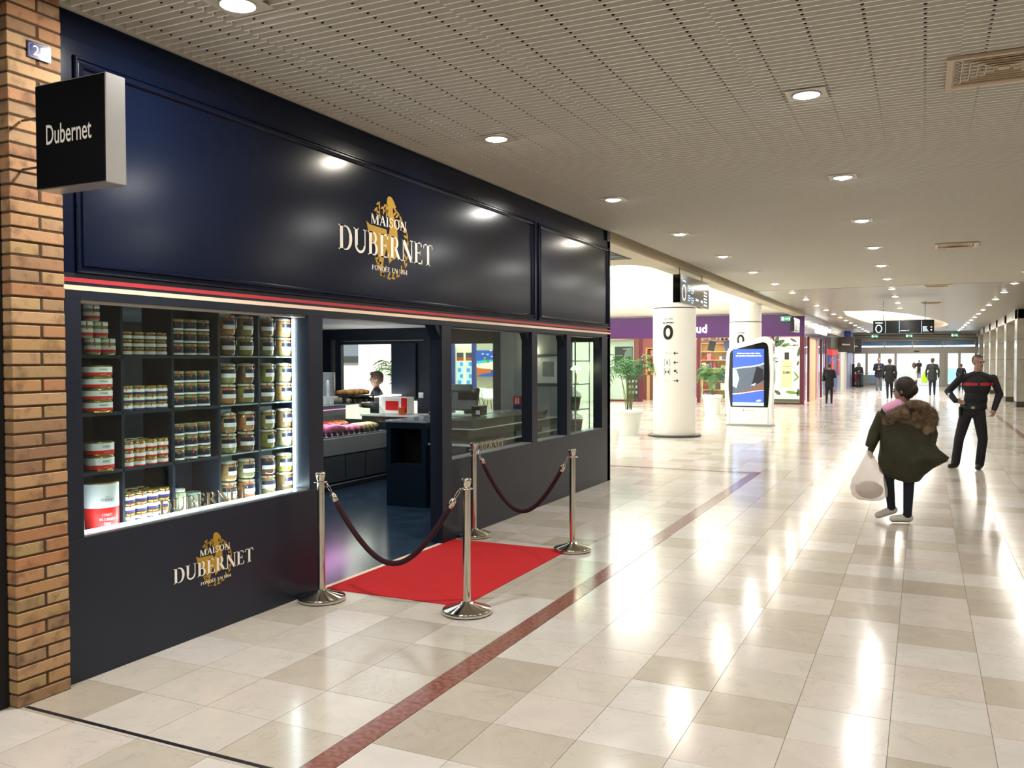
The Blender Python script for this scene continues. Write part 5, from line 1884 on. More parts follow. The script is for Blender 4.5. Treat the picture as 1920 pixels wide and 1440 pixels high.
for x in (-.03, .01):
    mb.box(x, x + .022, -.008, -.006, -.045, .03); mb.box(x + .003, x + .019, -.008, -.006, .035, .055)
mb.build('pictogram', 'letter_white', t)
t = thing('fire_extinguisher', 'red extinguisher with black hose beside the pale wall', 'extinguisher', (-4.86, 11.0, .0))
MB().lathe([(.075, 0), (.08, .02), (.08, .70), (.06, .77), (.025, .80), (.025, .83)], n=24).build('cylinder', 'box_red', t)
MB().box(-.02, .08, -.02, .02, .83, .87).build('valve', 'blue_sign', t)
MB().tube([(.06 - .0 * k + .12 * math.sin(k / 10 * PI) * (1 if k < 11 else 1), -.02, .84 + .22 * math.sin(k / 10 * PI) - (.0 if k < 8 else (k - 8) * .06)) for k in range(13)], .014, 8).build('hose', 'black_matte', t)
t = thing('gift_bag', 'red and white patterned paper bag behind the deli counter', 'bag', (-7.25, 11.15, .93))
mb = MB(); mb.box(-.26, .26, -.10, .10, 0, .26)
mb.build('bag_body', 'lid_white', t, bevel=.015)
MB().box(-.13, .10, -.105, -.1, .06, .20).build('red_print', 'label_red', t)
MB().box(.15, .25, -.105, -.1, .02, .25).build('red_stripe_print', 'label_red', t)
t = thing('side_cabinet', 'low navy cabinet carrying the bags behind the deli counter', 'cabinet', (-7.3, 11.15, 0))
MB().box(-.45, .55, -.2, .3, 0, .90).build('carcass', 'counter_navy', t)
MB().box(-.47, .57, -.22, .32, .90, .925).build('top', 'tray_white', t)
t = thing('orange_cup', 'orange cup at the corner of the cabinet', 'cup', (-7.08, 10.93 + .1, .926))
MB().lathe([(.045, 0), (.06, .10), (.062, .11), (.055, .11), (.042, .01)], n=20, cap=False).build('cup', mk('orange', '#d2622a', rough=.4), t)
MB().lathe([(0, .10), (.055, .105)], n=16, cap=False).build('filling', 'lid_white', t)
# narrow display tower inside the last window
t = thing('window_stand', 'grey display tower with glass shelves in the last window', 'display stand', (-4.36, 11.2, 0))
MB().box(-.105, .12, -.28, .28, 0, .74).build('base', 'counter_olive', t)
for z in (1.05, 1.40, 1.72):
    MB().box(-.105, .12, -.28, .28, z, z + .012).build('glass_shelf', 'glass_shelf', t)
for sx in (-.10, .115):
    for sy in (-.27, .27):
        MB().box(sx - .006, sx + .006, sy - .006, sy + .006, .74, 2.0).build('rod', 'steel', t)
for i, (z, yy_) in enumerate(((.742, .02), (1.062, -.05))):
    t2 = thing('wrapped_basket', ('lower' if i == 0 else 'upper') + ' wicker gift basket wrapped in film, in the last window', 'basket', (-4.36, 11.2 + yy_, z))
    MB().lathe([(.07, 0), (.08, .01), (.10, .16), (.105, .17), (.09, .16), (.07, .02)], n=20, cap=False).build('basket', mk('wicker', '#6f6455', rough=.7, var=(50, '#55493a')) if 'wicker' not in MT else 'wicker', t2)
    MB().lathe([(.12, .16), (.10, .22), (.02, .27), (.05, .31)], n=12, cap=False).build('film_wrap', 'clear_glass', t2)
t = thing('table_lamp', 'small brass dome lamp in the last window', 'lamp', (-4.36, 11.25, 1.413))
MB().lathe([(.0, .25), (.03, .245), (.07, .21), (.075, .19)], n=18, cap=False).build('shade', 'lens_warm', t)
MB().tube([(0, 0, .0), (0, 0, .22)], .006, 6).build('stem', 'tin_gold', t)
MB().lathe([(.04, 0), (.04, .01)], n=14).build('foot', 'tin_gold', t)
# ================================================================ CARPET, STANCHIONS, ROPES
t = MB().box(-4.085, -2.905, 5.29, 7.285, .0005, .006).build('red_carpet', 'carpet', None, bevel=.001)
tag(t, 'red entrance carpet laid in front of the shop doorway', 'carpet')

POST = MB().lathe([(.0265, .03), (.0265, .845)], n=28, cap=False).mesh('post', 'chrome', fixn=False)
BASE = MB().lathe([(.168, 0), (.170, .006), (.170, .022), (.166, .028), (.045, .062), (.040, .075), (.030, .078), (.027, .078)], n=56, cap=True).mesh('base', 'chrome', fixn=False)
HEAD = MB().lathe([(.027, .845), (.030, .848), (.024, .856), (.024, .862), (.030, .88), (.034, .905), (.034, .915), (.028, .920), (0, .922)], n=28, cap=False).mesh('crown', 'chrome', fixn=False)
RING = MB().lathe([(.027, .846), (.046, .846), (.048, .849), (.046, .852), (.027, .852)], n=28, cap=False).mesh('collar_ring', 'chrome', fixn=False)
STP = [(-3.915, 5.02, 'leftmost chrome rope post, beside the display window'), (-2.806, 5.175, 'front chrome rope post at the near corner of the red carpet'),
       (-3.985, 7.50, 'chrome rope post against the facade, right of the doorway'), (-2.866, 7.30, 'rightmost chrome rope post at the far corner of the red carpet')]
for x, y, lab in STP:
    t = thing('stanchion', lab, 'rope post', (x, y, .0065), 'chrome rope posts')
    for n_, me in (('base', BASE), ('post', POST), ('collar_ring', RING), ('crown', HEAD)):
        link_mesh(n_, me, t)


def rope(a, b, lab):
    A = Vector((a[0], a[1], .845)); B = Vector((b[0], b[1], .845))
    d = (B - A); d.z = 0; L_ = d.length; u = d.normalized()
    t = thing('velvet_rope', lab, 'rope', (A.x, A.y, 0), 'dark velvet barrier ropes')
    def P(s, z): return Vector((u.x * s, u.y * s, z))
    s0, s1 = .115, L_ - .115
    n = 28
    sag, z0 = .43, .735
    pts = []
    for i in range(n + 1):
        q = i / n
        x = 2 * q - 1
        z = z0 - sag * (1 - abs(x) ** 2.15) ** 1.0
        s = s0 + (s1 - s0) * (q + .03 * math.sin(2 * PI * q))
        pts.append(P(s, z))
    MB().tube(pts, .0195, 14).build('velvet_tube', 'velvet', t)
    for e, (p, q) in enumerate(((pts[0], pts[1]), (pts[-1], pts[-2]))):
        dr = (p - q).normalized()
        f = MB()
        f.tube([p - dr * .015, p + dr * .03, p + dr * .05, p + dr * .058], [.0225, .0225, .016, .006], 16)
        fo = f.build('ferrule', 'chrome', t)
        top = P(.048 if e == 0 else L_ - .048, .848)
        c = p + dr * .055
        mb = MB()
        ring = []
        mid = (c + top) / 2
        ax = (top - c).normalized(); sd = Vector((-u.y, u.x, 0))
        up_ = ax
        for k in range(17):
            a_ = 2 * PI * k / 16
            ring.append(mid + up_ * (math.cos(a_) * (top - c).length * .5) + u * (math.sin(a_) * .010))
        mb.tube(ring, .0028, 6, cap=False)
        mb.build('snap_hook', 'chrome', t)
    return t


rope(STP[0], STP[1], 'dark burgundy velvet rope hanging between the two near posts')
rope(STP[2], STP[3], 'dark burgundy velvet rope hanging between the two far posts')

# ================================================================ LEFT SIDE OF THE GALLERY BEYOND THE PERFUME SHOP
XL = -4.3
lg = thing('wall_gallery_left', None, None, (0, 0, 0), kind='structure')
MB().box(-4.45, XL, 46.6, 64.2, 3.1, Z).build('upper_band', 'stone_panel', lg)
MB().box(-6, -5.9, 41.5, 64.2, 0, 3.6).build('inner_wall', 'pale_green', lg)
gw = thing('glazed_shopfront', 'burgundy framed glazed side of the perfume shop along the gallery', 'shop window', (0, 0, 0))
for y in (35.8, 38.0, 40.55, 43.0, 45.1):
    MB().box(XL - .08, XL, y, y + .16, 0, 2.70).build('frame_post', 'burgundy', gw)
MB().box(XL - .07, XL - .01, 38.2, 40.5, 0, 2.70).build('beige_panel', 'wood_pale', gw)
for y0, y1 in ((35.96, 38.0), (40.7, 43.0), (43.16, 45.1)):
    MB().box(XL - .05, XL - .045, y0, y1, .1, 2.70).build('window_pane', 'pane', gw)
    MB().box(XL - .055, XL - .03, (y0 + y1) / 2 - .03, (y0 + y1) / 2 + .03, .1, 2.70).build('mullion', 'navy_post', gw)
MB().box(-5.85, -5.8, 35.9, 46, .2, 2.0).build('lit_panel', 'glow_white', gw)
rs = thing('red_blue_shop', 'shop with dark, blue and red fascia and red poster strips, after the purple shop', 'shopfront', (0, 0, 0))
MB().box(XL - .2, XL + .05, 46.8, 52.5, 2.35, 3.05).build('fascia', 'stone_dark', rs)
MB().box(XL - .1, XL + .12, 46.8, 49.6, 2.0, 2.3).build('red_band', 'box_red', rs)
MB().box(XL - .1, XL + .02, 46.8, 51.0, .2, 2.0).build('blue_panel', 'navy_post', rs)
for k, (y, z0, z1) in enumerate(((47.2, .9, 1.75), (47.2, 1.8, 2.1), (50.6, .9, 1.75), (50.6, 1.8, 2.1), (47.3, .15, .7))):
    MB().box(XL + .02, XL + .05, y, y + 1.3, z0, z1).build('red_poster', 'box_red', rs)
    MB().box(XL + .05, XL + .055, y + .2, y + 1.1, z0 + .1, z0 + .2).build('poster_line', 'poster_dark', rs)
MB().box(XL - .1, XL, 51.1, 53.2, 0, 3.0).build('glass_front', 'steel', rs)
ws = thing('white_shop', 'pale shopfront with blue posts near the gallery exit', 'shopfront', (0, 0, 0))
MB().box(XL - .1, XL, 53.4, 57.6, 0, 3.1).build('white_front', 'white_plaster', ws)
MB().box(XL - .1, XL + .04, 57.6, 59.6, 0, 3.1).build('blue_post', mk('lavender', '#8d90b5', rough=.4), ws)
MB().box(XL - .1, XL, 59.6, 64, 0, 3.1).build('end_front', 'lavender', ws)
for i, (y, txt) in enumerate(((51.2, 'Maison'), (57.6, 'Mobile'))):
    t = thing('projecting_sign', 'small dark square projecting sign %s on the left' % ('nearer the camera' if i == 0 else 'farther, near the exit'), 'sign', (XL + .45, y, 2.62), 'small square projecting signs')
    MB().box(-.42, .42, -.08, .08, -.42, .42).build('casing', 'column_dark', t)
    text_mb(txt, .2, lambda u, v: (u, -.085, v), bold=.003, fit=(-.2, .2, -.05, .05)).build('lettering', 'letter_white', t, fixn=False)
t = thing('blue_sign_box', 'small blue cube sign high on the left wall near the exit', 'sign', (XL + .2, 55.5, 3.3))
MB().box(-.2, .2, -.1, .1, -.2, .2).build('casing', 'navy_post', t)
t = thing('vending_stand', 'black stand with a red extinguisher left of the exit doors', 'stand', (-4.0, 61.5, 0))
MB().box(-.25, .45, -.15, .15, 0, .12).build('base', 'black_matte', t)
MB().box(-.25, -.1, -.1, .1, .12, 1.5).build('post', 'black_matte', t)
MB().lathe([(.1, .3), (.1, .8), (.03, .9)], (-.02, -.2, 0), 14).build('extinguisher', 'box_red', t)
MB().box(.1, .45, -.1, .1, .12, 1.0).build('bin', 'dark_steel', t)

# ================================================================ RIGHT PILLARS
for i, y in enumerate((36.6, 41.2, 45.9, 50.6, 55.4, 60.2)):
    t = thing('stone_pillar', '%s stone-clad pillar on the right, counted from the camera' % ORD[i], 'pillar', (3.1, y, 0), 'stone clad pillars on the right')
    MB().box(.02, .88, .02, .98, .2, Z).build('core', 'stone_dark', t)
    MB().box(-.0, .90, .0, 1.0, 0, .2).build('skirting', 'stone_dark', t)
    hs = [.2, .95, 1.75, 2.5, Z - .002]
    for j in range(4):
        MB().box(0, .02, .004, .496, hs[j] + .005, hs[j + 1] - .005).build('stone_slab', 'stone_panel', t)
        MB().box(0, .02, .504, .996, hs[j] + .005, hs[j + 1] - .005).build('stone_slab', 'stone_panel', t)
        for k in range(2):
            MB().box(.024 + k * .43, .446 + k * .43, 0, .02, hs[j] + .005, hs[j + 1] - .005).build('stone_slab', 'stone_panel', t)
lr = thing('wall_gallery_right', None, None, (0, 0, 0), kind='structure')
MB().box(3.75, 3.9, 34, 64.2, 0, Z).build('recess_panel', 'stone_panel', lr)
for y in (38.6, 43.2, 47.9, 52.6, 57.4):
    MB().box(3.70, 3.76, y, y + 1.0, .0, 3.1).build('dark_doorway', 'stone_dark', lr)
MB().box(3.1, 3.75, 36.6, 64.2, 3.25, Z).build('head_panel', 'stone_panel', lr)

# ================================================================ EXIT DOORS
ex = thing('wall_end', None, None, (0, 0, 0), kind='structure')
YE = 63.4
mk('door_alu', '#9a9890', rough=.35, metal=.4)
mk('header_dark', '#4d4c47', rough=.5)
MB().box(-6, 6.6, YE, YE + .2, 3.45, 4.0).build('top_band', 'stone_panel', ex)
MB().box(-4.4, 3.2, YE - .05, YE + .1, 2.18, 2.62).build('door_header', 'door_alu', ex)
MB().box(-4.4, 3.2, YE - .02, YE + .05, 3.0, 3.45).build('slat_band', 'header_dark', ex)
for k in range(4):
    MB().box(-4.4, 3.2, YE - .05, YE - .02, 3.03 + k * .1, 3.08 + k * .1).build('slat', 'door_alu', ex)
for x in (-4.4, -3.55, -2.75, -1.75, .95, 1.30, 2.05, 3.0):
    MB().box(x, x + (.16 if x not in (.95,) else .36), YE - .06, YE + .08, 0, 2.18).build('door_post', 'door_alu', ex)
for x in (-4.4, -2.4, -.7, 1.1, 3.0):
    MB().box(x, x + .08, YE - .05, YE + .05, 2.62, 3.0).build('transom_post', 'door_alu', ex)
for x0, x1 in ((-4.3, -3.55), (-3.45, -2.75), (1.35, 2.05), (2.15, 3.0)):
    MB().box(x0, x1, YE - .02, YE + .04, 0, .16).build('bottom_rail', 'door_alu', ex)
MB().box(-4.3, -2.8, YE - .02, YE + .03, .1, .75).build('kick_panel', 'screen_grey', ex)
for x0, x1 in ((-4.24, -3.55), (-3.39, -2.75), (-2.6, -1.75), (1.46, 2.05), (2.2, 3.0)):
    MB().box(x0, x1, YE, YE + .008, .16, 2.18).build('door_pane', 'pane_clear', ex)
MB().box(-4.4, 3.2, YE, YE + .008, 2.62, 3.0).build('transom_pane', mk('transom_blue', '#5b7d9e', rough=.1), ex)
MB().box(-4.3, 3.0, YE - .012, YE - .002, 2.64, 2.70).build('lit_strip', 'led_strip', ex)
MB().box(3.2, 6.6, YE, YE + .2, 0, 3.6).build('side_panel', 'stone_panel', ex)
MB().box(-6, -4.4, YE, YE + .2, 0, 3.6).build('side_panel', 'stone_panel', ex)
MB().box(-.55, -.25, YE - .14, YE - .05, 2.3, 2.36).build('door_sensor', 'black_matte', ex)
for i, (x, w_) in enumerate(((-2.95, 'left'), (-.85, 'middle'), (1.82, 'right'))):
    exit_sign(x, YE - .5 if i else YE - .5, 3.24, 'green exit sign above the exit doors, %s one' % w_, .42, .22)
    if i == 1: pass
# outside pavement
og = struct(MB().box(-60, 60, YE + .3, 140, -.1, -.02).build('ground', mk('pavement', '#b9b7b2', rough=.8)))
t = thing('outdoor_poster', 'blue and white poster panel beyond the right exit door', 'poster', (1.75, YE + 3, -.02))
MB().box(-.4, .45, 0, .1, .2, 1.2).build('board', 'screen_pale', t)
for x in (-.35, .36):
    MB().box(x, x + .04, .03, .07, 0, .2).build('leg', 'dark_steel', t)
# ================================================================ PEOPLE
mk('skin', '#a98773', rough=.55, var=(20, '#9c7764'))
mk('skin_dark', '#8a5c46', rough=.5)
mk('hair_brown', '#2b211c', rough=.6, bump=(90, .6, .006))
mk('hair_mid', '#4f3d30', rough=.6, bump=(60, .6, .006))
mk('hair_grey', '#453e39', rough=.65, bump=(120, .5, .004))
mk('cloth_black', '#14151a', rough=.75, bump=(30, .3, .01))
mk('cloth_trouser', '#17171b', rough=.8, bump=(18, .4, .015))
mk('cloth_navy', '#161b2e', rough=.75, bump=(25, .3, .01))
mk('cloth_red', '#b0202f', rough=.7)
mk('cloth_pink', '#e3a3c8', rough=.7)
mk('cloth_olive', '#2b2a1b', rough=.75, var=(6, '#35331f'), bump=(14, .5, .02))
mk('cloth_jeans', '#171c2b', rough=.8)
mk('cloth_greyjeans', '#5a6070', rough=.8)
mk('cloth_forest', '#272b2a', rough=.8, bump=(25, .3, .01))
mk('cloth_white', '#d9d2cf', rough=.8)
mk('cloth_purple', '#4a2a4c', rough=.8)
mk('shoe_black', '#171714', rough=.5)
mk('shoe_white', '#cfcac2', rough=.5)
mk('sole', '#7a6a4a', rough=.7)
mk('fur_brown', '#5c4a3a', rough=.9, var=(16, '#7a6650', .4, .6), bump=(60, .9, .02))
mk('fur_pale', '#a08d70', rough=.9, var=(20, '#7f6b52', .4, .6), bump=(60, .9, .02))
mk('eye_dark', '#1c1512', rough=.2)
mk('lip', '#8f5249', rough=.5)
mk('lime', '#a8d22a', rough=.5)


def closed_capsule(mb, a, b, ra, rb, n=12):
    a, b = Vector(a), Vector(b)
    ax = (b - a)
    L_ = ax.length
    if L_ < 1e-5: ax = Vector((0, 0, 1))
    ax.normalize()
    pts, rad = [], []
    for k in range(5):
        t = PI / 2 * k / 4
        pts.append(a - ax * ra * math.cos(t)); rad.append(max(ra * math.sin(t), 1e-3))
    for k in range(5):
        t = PI / 2 * k / 4
        pts.append(b + ax * rb * math.sin(t)); rad.append(max(rb * math.cos(t), 1e-3))
    mb.tube(pts, rad, n)


def sculpt(name, prims, mats, voxel, parent=None, smooth=3, paint=None):
    """prims: ('c', a, b, ra, rb, mat) or ('e', centre, radii, mat[, Rot]); one continuous remeshed surface"""
    mb = MB()
    for p in prims:
        if p[0] == 'c': closed_capsule(mb, p[1], p[2], p[3], p[4])
        else: mb.ell(p[1], p[2], 18, 12, R=p[4] if len(p) > 4 else None)
    me = mb.mesh('tmp', [], fixn=True)
    o = bpy.data.objects.new('tmp', me)
    COL.objects.link(o)
    m = o.modifiers.new('r', 'REMESH'); m.mode = 'VOXEL'; m.voxel_size = voxel
    s = o.modifiers.new('s', 'SMOOTH'); s.factor = .5; s.iterations = smooth
    bpy.context.view_layer.update()
    dg = bpy.context.evaluated_depsgraph_get()
    out = bpy.data.meshes.new_from_object(o.evaluated_get(dg))
    bpy.data.objects.remove(o)
    names = []
    for q in mats: out.materials.append(MT[q]); names.append(q)
    n = len(out.polygons)
    C_ = np.empty(n * 3, dtype=np.float32)
    out.polygons.foreach_get('center', C_)
    C_ = C_.reshape(-1, 3)
    best = np.full(n, 1e9); idx = np.zeros(n, dtype=np.int32)
    for p in prims:
        if p[0] == 'c':
            a, b = np.array(p[1]), np.array(p[2])
            d = b - a
            L2 = max((d * d).sum(), 1e-9)
            t = np.clip(((C_ - a) @ d) / L2, 0, 1)
            dist = np.linalg.norm(C_ - (a + t[:, None] * d), axis=1) - (p[3] + (p[4] - p[3]) * t)
            mt = p[5]
        else:
            c, r = np.array(p[1]), np.array(p[2])
            q = C_ - c
            if len(p) > 4: q = q @ np.array(p[4])
            k = np.linalg.norm(q / r, axis=1)
            dist = (k - 1) * r.min()
            mt = p[3]
        w = dist < best
        best[w] = dist[w]; idx[w] = names.index(mt)
    if paint is not None: paint(C_, idx, names)
    out.polygons.foreach_set('material_index', idx)
    out.polygons.foreach_set('use_smooth', np.ones(n, dtype=bool))
    out.name = name
    o = bpy.data.objects.new(name, out)
    COL.objects.link(o)
    if parent is not None: o.parent = parent
    return o


def head_prims(c, s, yaw=0., pitch=0., skin='skin'):
    """head facing local -y turned by yaw (about z); s = head height/0.235"""
    R = Matrix.Rotation(yaw, 3, 'Z') @ Matrix.Rotation(pitch, 3, 'X')
    c = Vector(c)
    P_ = lambda x, y, z: tuple(c + R @ Vector((x * s, y * s, z * s)))
    Rn = R
    pr = [('e', P_(0, .012, .025), (.076 * s, .096 * s, .095 * s), skin, Rn),
          ('e', P_(0, -.030, -.035), (.058 * s, .066 * s, .078 * s), skin, Rn),
          ('c', P_(0, -.062, -.088), P_(0, -.05, -.085), .026 * s, .03 * s, skin),
          ('c', P_(0, -.098, -.028), P_(0, -.092, .012), .013 * s, .009 * s, skin),
          ('c', P_(-.03, -.078, .018), P_(.03, -.078, .018), .015 * s, .015 * s, skin),
          ('e', P_(-.077, .01, -.012), (.010 * s, .018 * s, .03 * s), skin, Rn),
          ('e', P_(.077, .01, -.012), (.010 * s, .018 * s, .03 * s), skin, Rn)]
    return pr, P_, R


def face_parts(t, P_, s, R):
    for x in (-.028, .028):
        MB().ell(P_(x, -.087, .0), (.012 * s, .008 * s, .007 * s), 10, 6, R=R).build('eye', 'eye_dark', t, fixn=False)
        MB().tube([P_(x - .018, -.091, .018), P_(x, -.096, .022), P_(x + .018, -.091, .018)], .004 * s, 6).build('eyebrow', 'hair_mid', t, fixn=False)
    MB().tube([P_(-.022, -.088, -.062), P_(0, -.096, -.06), P_(.022, -.088, -.062)], .0055 * s, 6).build('mouth', 'lip', t, fixn=False)


def hand_prims(w, d, side, s=1., curl=.5, skin='skin', n3=None):
    """w wrist point, d finger direction, side = thumb direction; palm, four unequal bent fingers and a thumb"""
    w, d, side = Vector(w), Vector(d).normalized(), Vector(side).normalized()
    nrm = d.cross(side).normalized() if n3 is None else Vector(n3).normalized()
    side = nrm.cross(d).normalized() * (1 if nrm.cross(d).dot(side) > 0 else -1)
    pr = [('e', tuple(w + d * .045 * s), (.034 * s, .034 * s, .034 * s), skin),
          ('c', tuple(w), tuple(w + d * .05 * s), .024 * s, .028 * s, skin)]
    for k, (o, L_) in enumerate(((.026, .070), (.009, .078), (-.009, .073), (-.026, .058))):
        b = w + d * .075 * s + side * o * s
        k1 = b + (d * math.cos(curl * .7) + nrm * math.sin(curl * .7)) * L_ * .5 * s
        k2 = k1 + (d * math.cos(curl * 2) + nrm * math.sin(curl * 2)) * L_ * .5 * s
        pr += [('c', tuple(w + d * .04 * s + side * o * .7 * s), tuple(b), .0105 * s, .010 * s, skin), ('c', tuple(b), tuple(k1), .010 * s, .009 * s, skin), ('c', tuple(k1), tuple(k2), .009 * s, .007 * s, skin)]
    tb = w + d * .025 * s + side * .022 * s
    t1 = tb + (side * .8 + d * .6 + nrm * .3).normalized() * .035 * s
    t2 = t1 + (side * .3 + d * .9 + nrm * .4).normalized() * .03 * s
    pr += [('c', tuple(tb), tuple(t1), .013 * s, .011 * s, skin), ('c', tuple(t1), tuple(t2), .011 * s, .008 * s, skin)]
    return pr


# ---------------- the guard
G0 = at(1820, 880, 2, 0)
gd = thing('person', 'man in black uniform sweater with red chest band, hand on hip, looking sideways', 'person', (G0.x, G0.y + .02, 0), rz=-.05)
B, TR, SK = 'cloth_black', 'cloth_trouser', 'skin'
hp, HP_, HR = head_prims((.085, -.02, 1.695), 1.0, yaw=.75, pitch=.12)
pr = [('e', (.075, 0, 1.31), (.195, .125, .21), B), ('e', (.06, 0, 1.12), (.168, .12, .20), B), ('e', (.035, 0, .98), (.175, .125, .12), B),
      ('c', (-.12, 0, 1.43), (.06, 0, 1.48), .062, .078, B), ('c', (.10, 0, 1.48), (.27, 0, 1.425), .078, .062, B), ('c', (.075, 0, 1.47), (.08, 0, 1.52), .085, .065, B),
      ('c', (.078, 0, 1.5), (.085, -.01, 1.61), .058, .055, SK),
      # arms
      ('c', (-.14, 0, 1.45), (-.33, .04, 1.225), .060, .052, B), ('c', (-.33, .04, 1.225), (-.225, -.10, 1.085), .055, .042, B),
      ('c', (.30, 0, 1.44), (.385, .0, 1.20), .061, .053, B), ('c', (.385, 0, 1.20), (.315, -.09, .965), .056, .042, B),
      # pelvis, legs
      ('e', (.02, 0, .93), (.17, .12, .12), TR), ('c', (-.065, 0, .90), (-.165, -.01, .48), .098, .073, TR), ('c', (-.165, -.01, .48), (-.215, .02, .09), .072, .066, TR),
      ('c', (.105, 0, .90), (.165, -.02, .48), .098, .073, TR), ('c', (.165, -.02, .48), (.125, .02, .09), .072, .066, TR),
      # shoes
      ('c', (-.215, .05, .05), (-.285, -.10, .045), .047, .042, 'shoe_black'), ('c', (.125, .05, .05), (.10, -.14, .045), .047, .042, 'shoe_black'),
      ('c', (-.055, 0, 1.0), (.115, 0, 1.0), .105, .105, B)]
pr += hp
pr += hand_prims((-.225, -.10, 1.085), (.65, .25, -.15), (.1, -.3, .9), 1.0, .5)
pr += hand_prims((.315, -.09, .965), (-.12, -.1, -.99), (-.5, -.8, 0), 1.05, .7)


def guard_paint(C_, idx, names):
    r = names.index('cloth_red')
    j = names.index(B)
    x, y, z = C_[:, 0], C_[:, 1], C_[:, 2]
    m = (idx == j) & (z > 1.325) & (z < 1.372) & (y < .03) & (((x > -.135) & (x < .085)) | ((x > .12) & (x < .30)))
    idx[m] = r
    z0 = names.index('sole')
    idx[(z < .022)] = z0
    h = names.index('hair_grey')
    # cropped hair on crown and back of the head
    c = np.array(HP_(0, .012, .03)); Rn = np.array(HR)
    q = (C_ - c) @ Rn
    m = (idx == names.index(SK)) & (z > 1.6) & ((q[:, 2] > .045) | ((q[:, 1] > .0) & (q[:, 2] > -.045)))
    idx[m] = h


sculpt('body', pr, [B, TR, SK, 'shoe_black', 'cloth_red', 'sole', 'hair_grey'], .0075, gd, 3, guard_paint)
face_parts(gd, HP_, 1.0, HR)
MB().tube([HP_(-.07, -.06, .085), HP_(-.03, -.085, .095), HP_(.03, -.085, .095), HP_(.07, -.06, .085)], .005, 6).build('sunglasses', 'black_gloss', gd, fixn=False)
MB().lathe([(.178, 0), (.18, .01), (.18, .035), (.178, .045)], (.02, 0, .955), 28, cap=False).build('belt', 'shoe_black', gd, fixn=False).scale = (1, .75, 1)
MB().box(.0, .05, -.142, -.132, .962, 1.0).build('belt_buckle', 'steel', gd)
MB().box(-.175, -.14, -.10, .04, .84, .99).build('radio_pouch', 'shoe_black', gd, bevel=.01)
MB().box(-.335, -.30, -.06, -.045, 1.12, 1.20).build('white_card', 'label_white', gd)

# ---------------- the woman with the parka
W0 = at(1685, 980, 2, 0)
wm = thing('person', 'woman in olive fur-hooded parka walking away, seen from behind', 'person', (W0.x, W0.y, 0), rz=0.)
hp, WP_, WR = head_prims((.03, .0, 1.405), .96, yaw=-1.9, pitch=.12)
J = 'cloth_jeans'
pr = [('e', (.04, 0, 1.08), (.17, .12, .18), 'cloth_pink'), ('e', (.02, 0, .88), (.15, .11, .16), J), ('c', (-.11, 0, 1.20), (.0, 0, 1.25), .068, .07, 'cloth_pink'), ('c', (0, 0, 1.23), (.17, 0, 1.18), .065, .065, 'cloth_pink'),
      ('c', (.035, 0, 1.2), (.035, 0, 1.36), .05, .047, SK),
      ('c', (-.13, 0, 1.19), (-.215, .03, .95), .055, .046, 'cloth_olive'), ('c', (-.215, .03, .95), (-.275, -.04, .77), .046, .036, 'cloth_olive'),
      ('c', (.19, 0, 1.18), (.26, .06, .95), .055, .046, 'cloth_olive'), ('c', (.26, .06, .95), (.25, -.06, .76), .046, .036, 'cloth_olive'),
      ('c', (-.05, 0, .82), (-.10, .02, .45), .085, .058, J), ('c', (-.10, .02, .45), (-.075, .10, .14), .055, .042, J),
      ('c', (.07, 0, .82), (.095, -.03, .45), .085, .06, J), ('c', (.095, -.03, .45), (.085, .0, .10), .057, .044, J),
      ('c', (-.06, .12, .115), (-.205, .07, .055), .048, .036, 'shoe_white'), ('c', (.095, .03, .055), (-.055, -.02, .042), .048, .038, 'shoe_white')]
pr += hp
pr += hand_prims((-.275, -.04, .77), (-.15, -.1, -.95), (-.3, .8, 0), .88, 1.1)
pr += hand_prims((.25, -.06, .76), (0, -.1, -1), (-.8, 0, 0), .88, .6)


def wpaint(C_, idx, names):
    m = (idx == names.index('shoe_white')) & (C_[:, 2] < .02)
    idx[m] = names.index('sole')


sculpt('body', pr, ['cloth_pink', J, SK, 'cloth_olive', 'shoe_white', 'sole'], .0075, wm, 3, wpaint)
face_parts(wm, WP_, .92, WR)
# hair: cap plus bun
hr = []
hr.append(('e', WP_(0, .03, .045), (.094, .106, .104), 'hair_brown', WR))
hr.append(('e', WP_(0, .055, -.01), (.078, .075, .085), 'hair_brown', WR))
hr.append(('e', WP_(0, .10, .0), (.062, .06, .065), 'hair_brown', WR))
hr.append(('c', WP_(-.07, -.01, .03), WP_(-.07, .0, -.06), .022, .012, 'hair_brown'))
hr.append(('c', WP_(.07, -.01, .03), WP_(.07, .0, -.06), .022, .012, 'hair_brown'))
hr.append(('c', WP_(.02, .06, -.08), WP_(.03, .05, -.13), .02, .008, 'hair_brown'))
sculpt('hair', hr, ['hair_brown'], .008, wm, 2)
MB().tube([WP_(-.08, -.09, .0), WP_(-.085, -.0, .005)], .004, 6).tube([WP_(-.055, -.102, -.005), WP_(.055, -.102, -.005)], .004, 6).build('glasses', 'black_gloss', wm, fixn=False)


def noise2(a, z, seed=0.):
    return math.sin(a * 3 + z * 9 + seed) * .5 + math.sin(a * 7 - z * 14 + seed * 2) * .3 + math.sin(a * 11 + z * 23) * .2


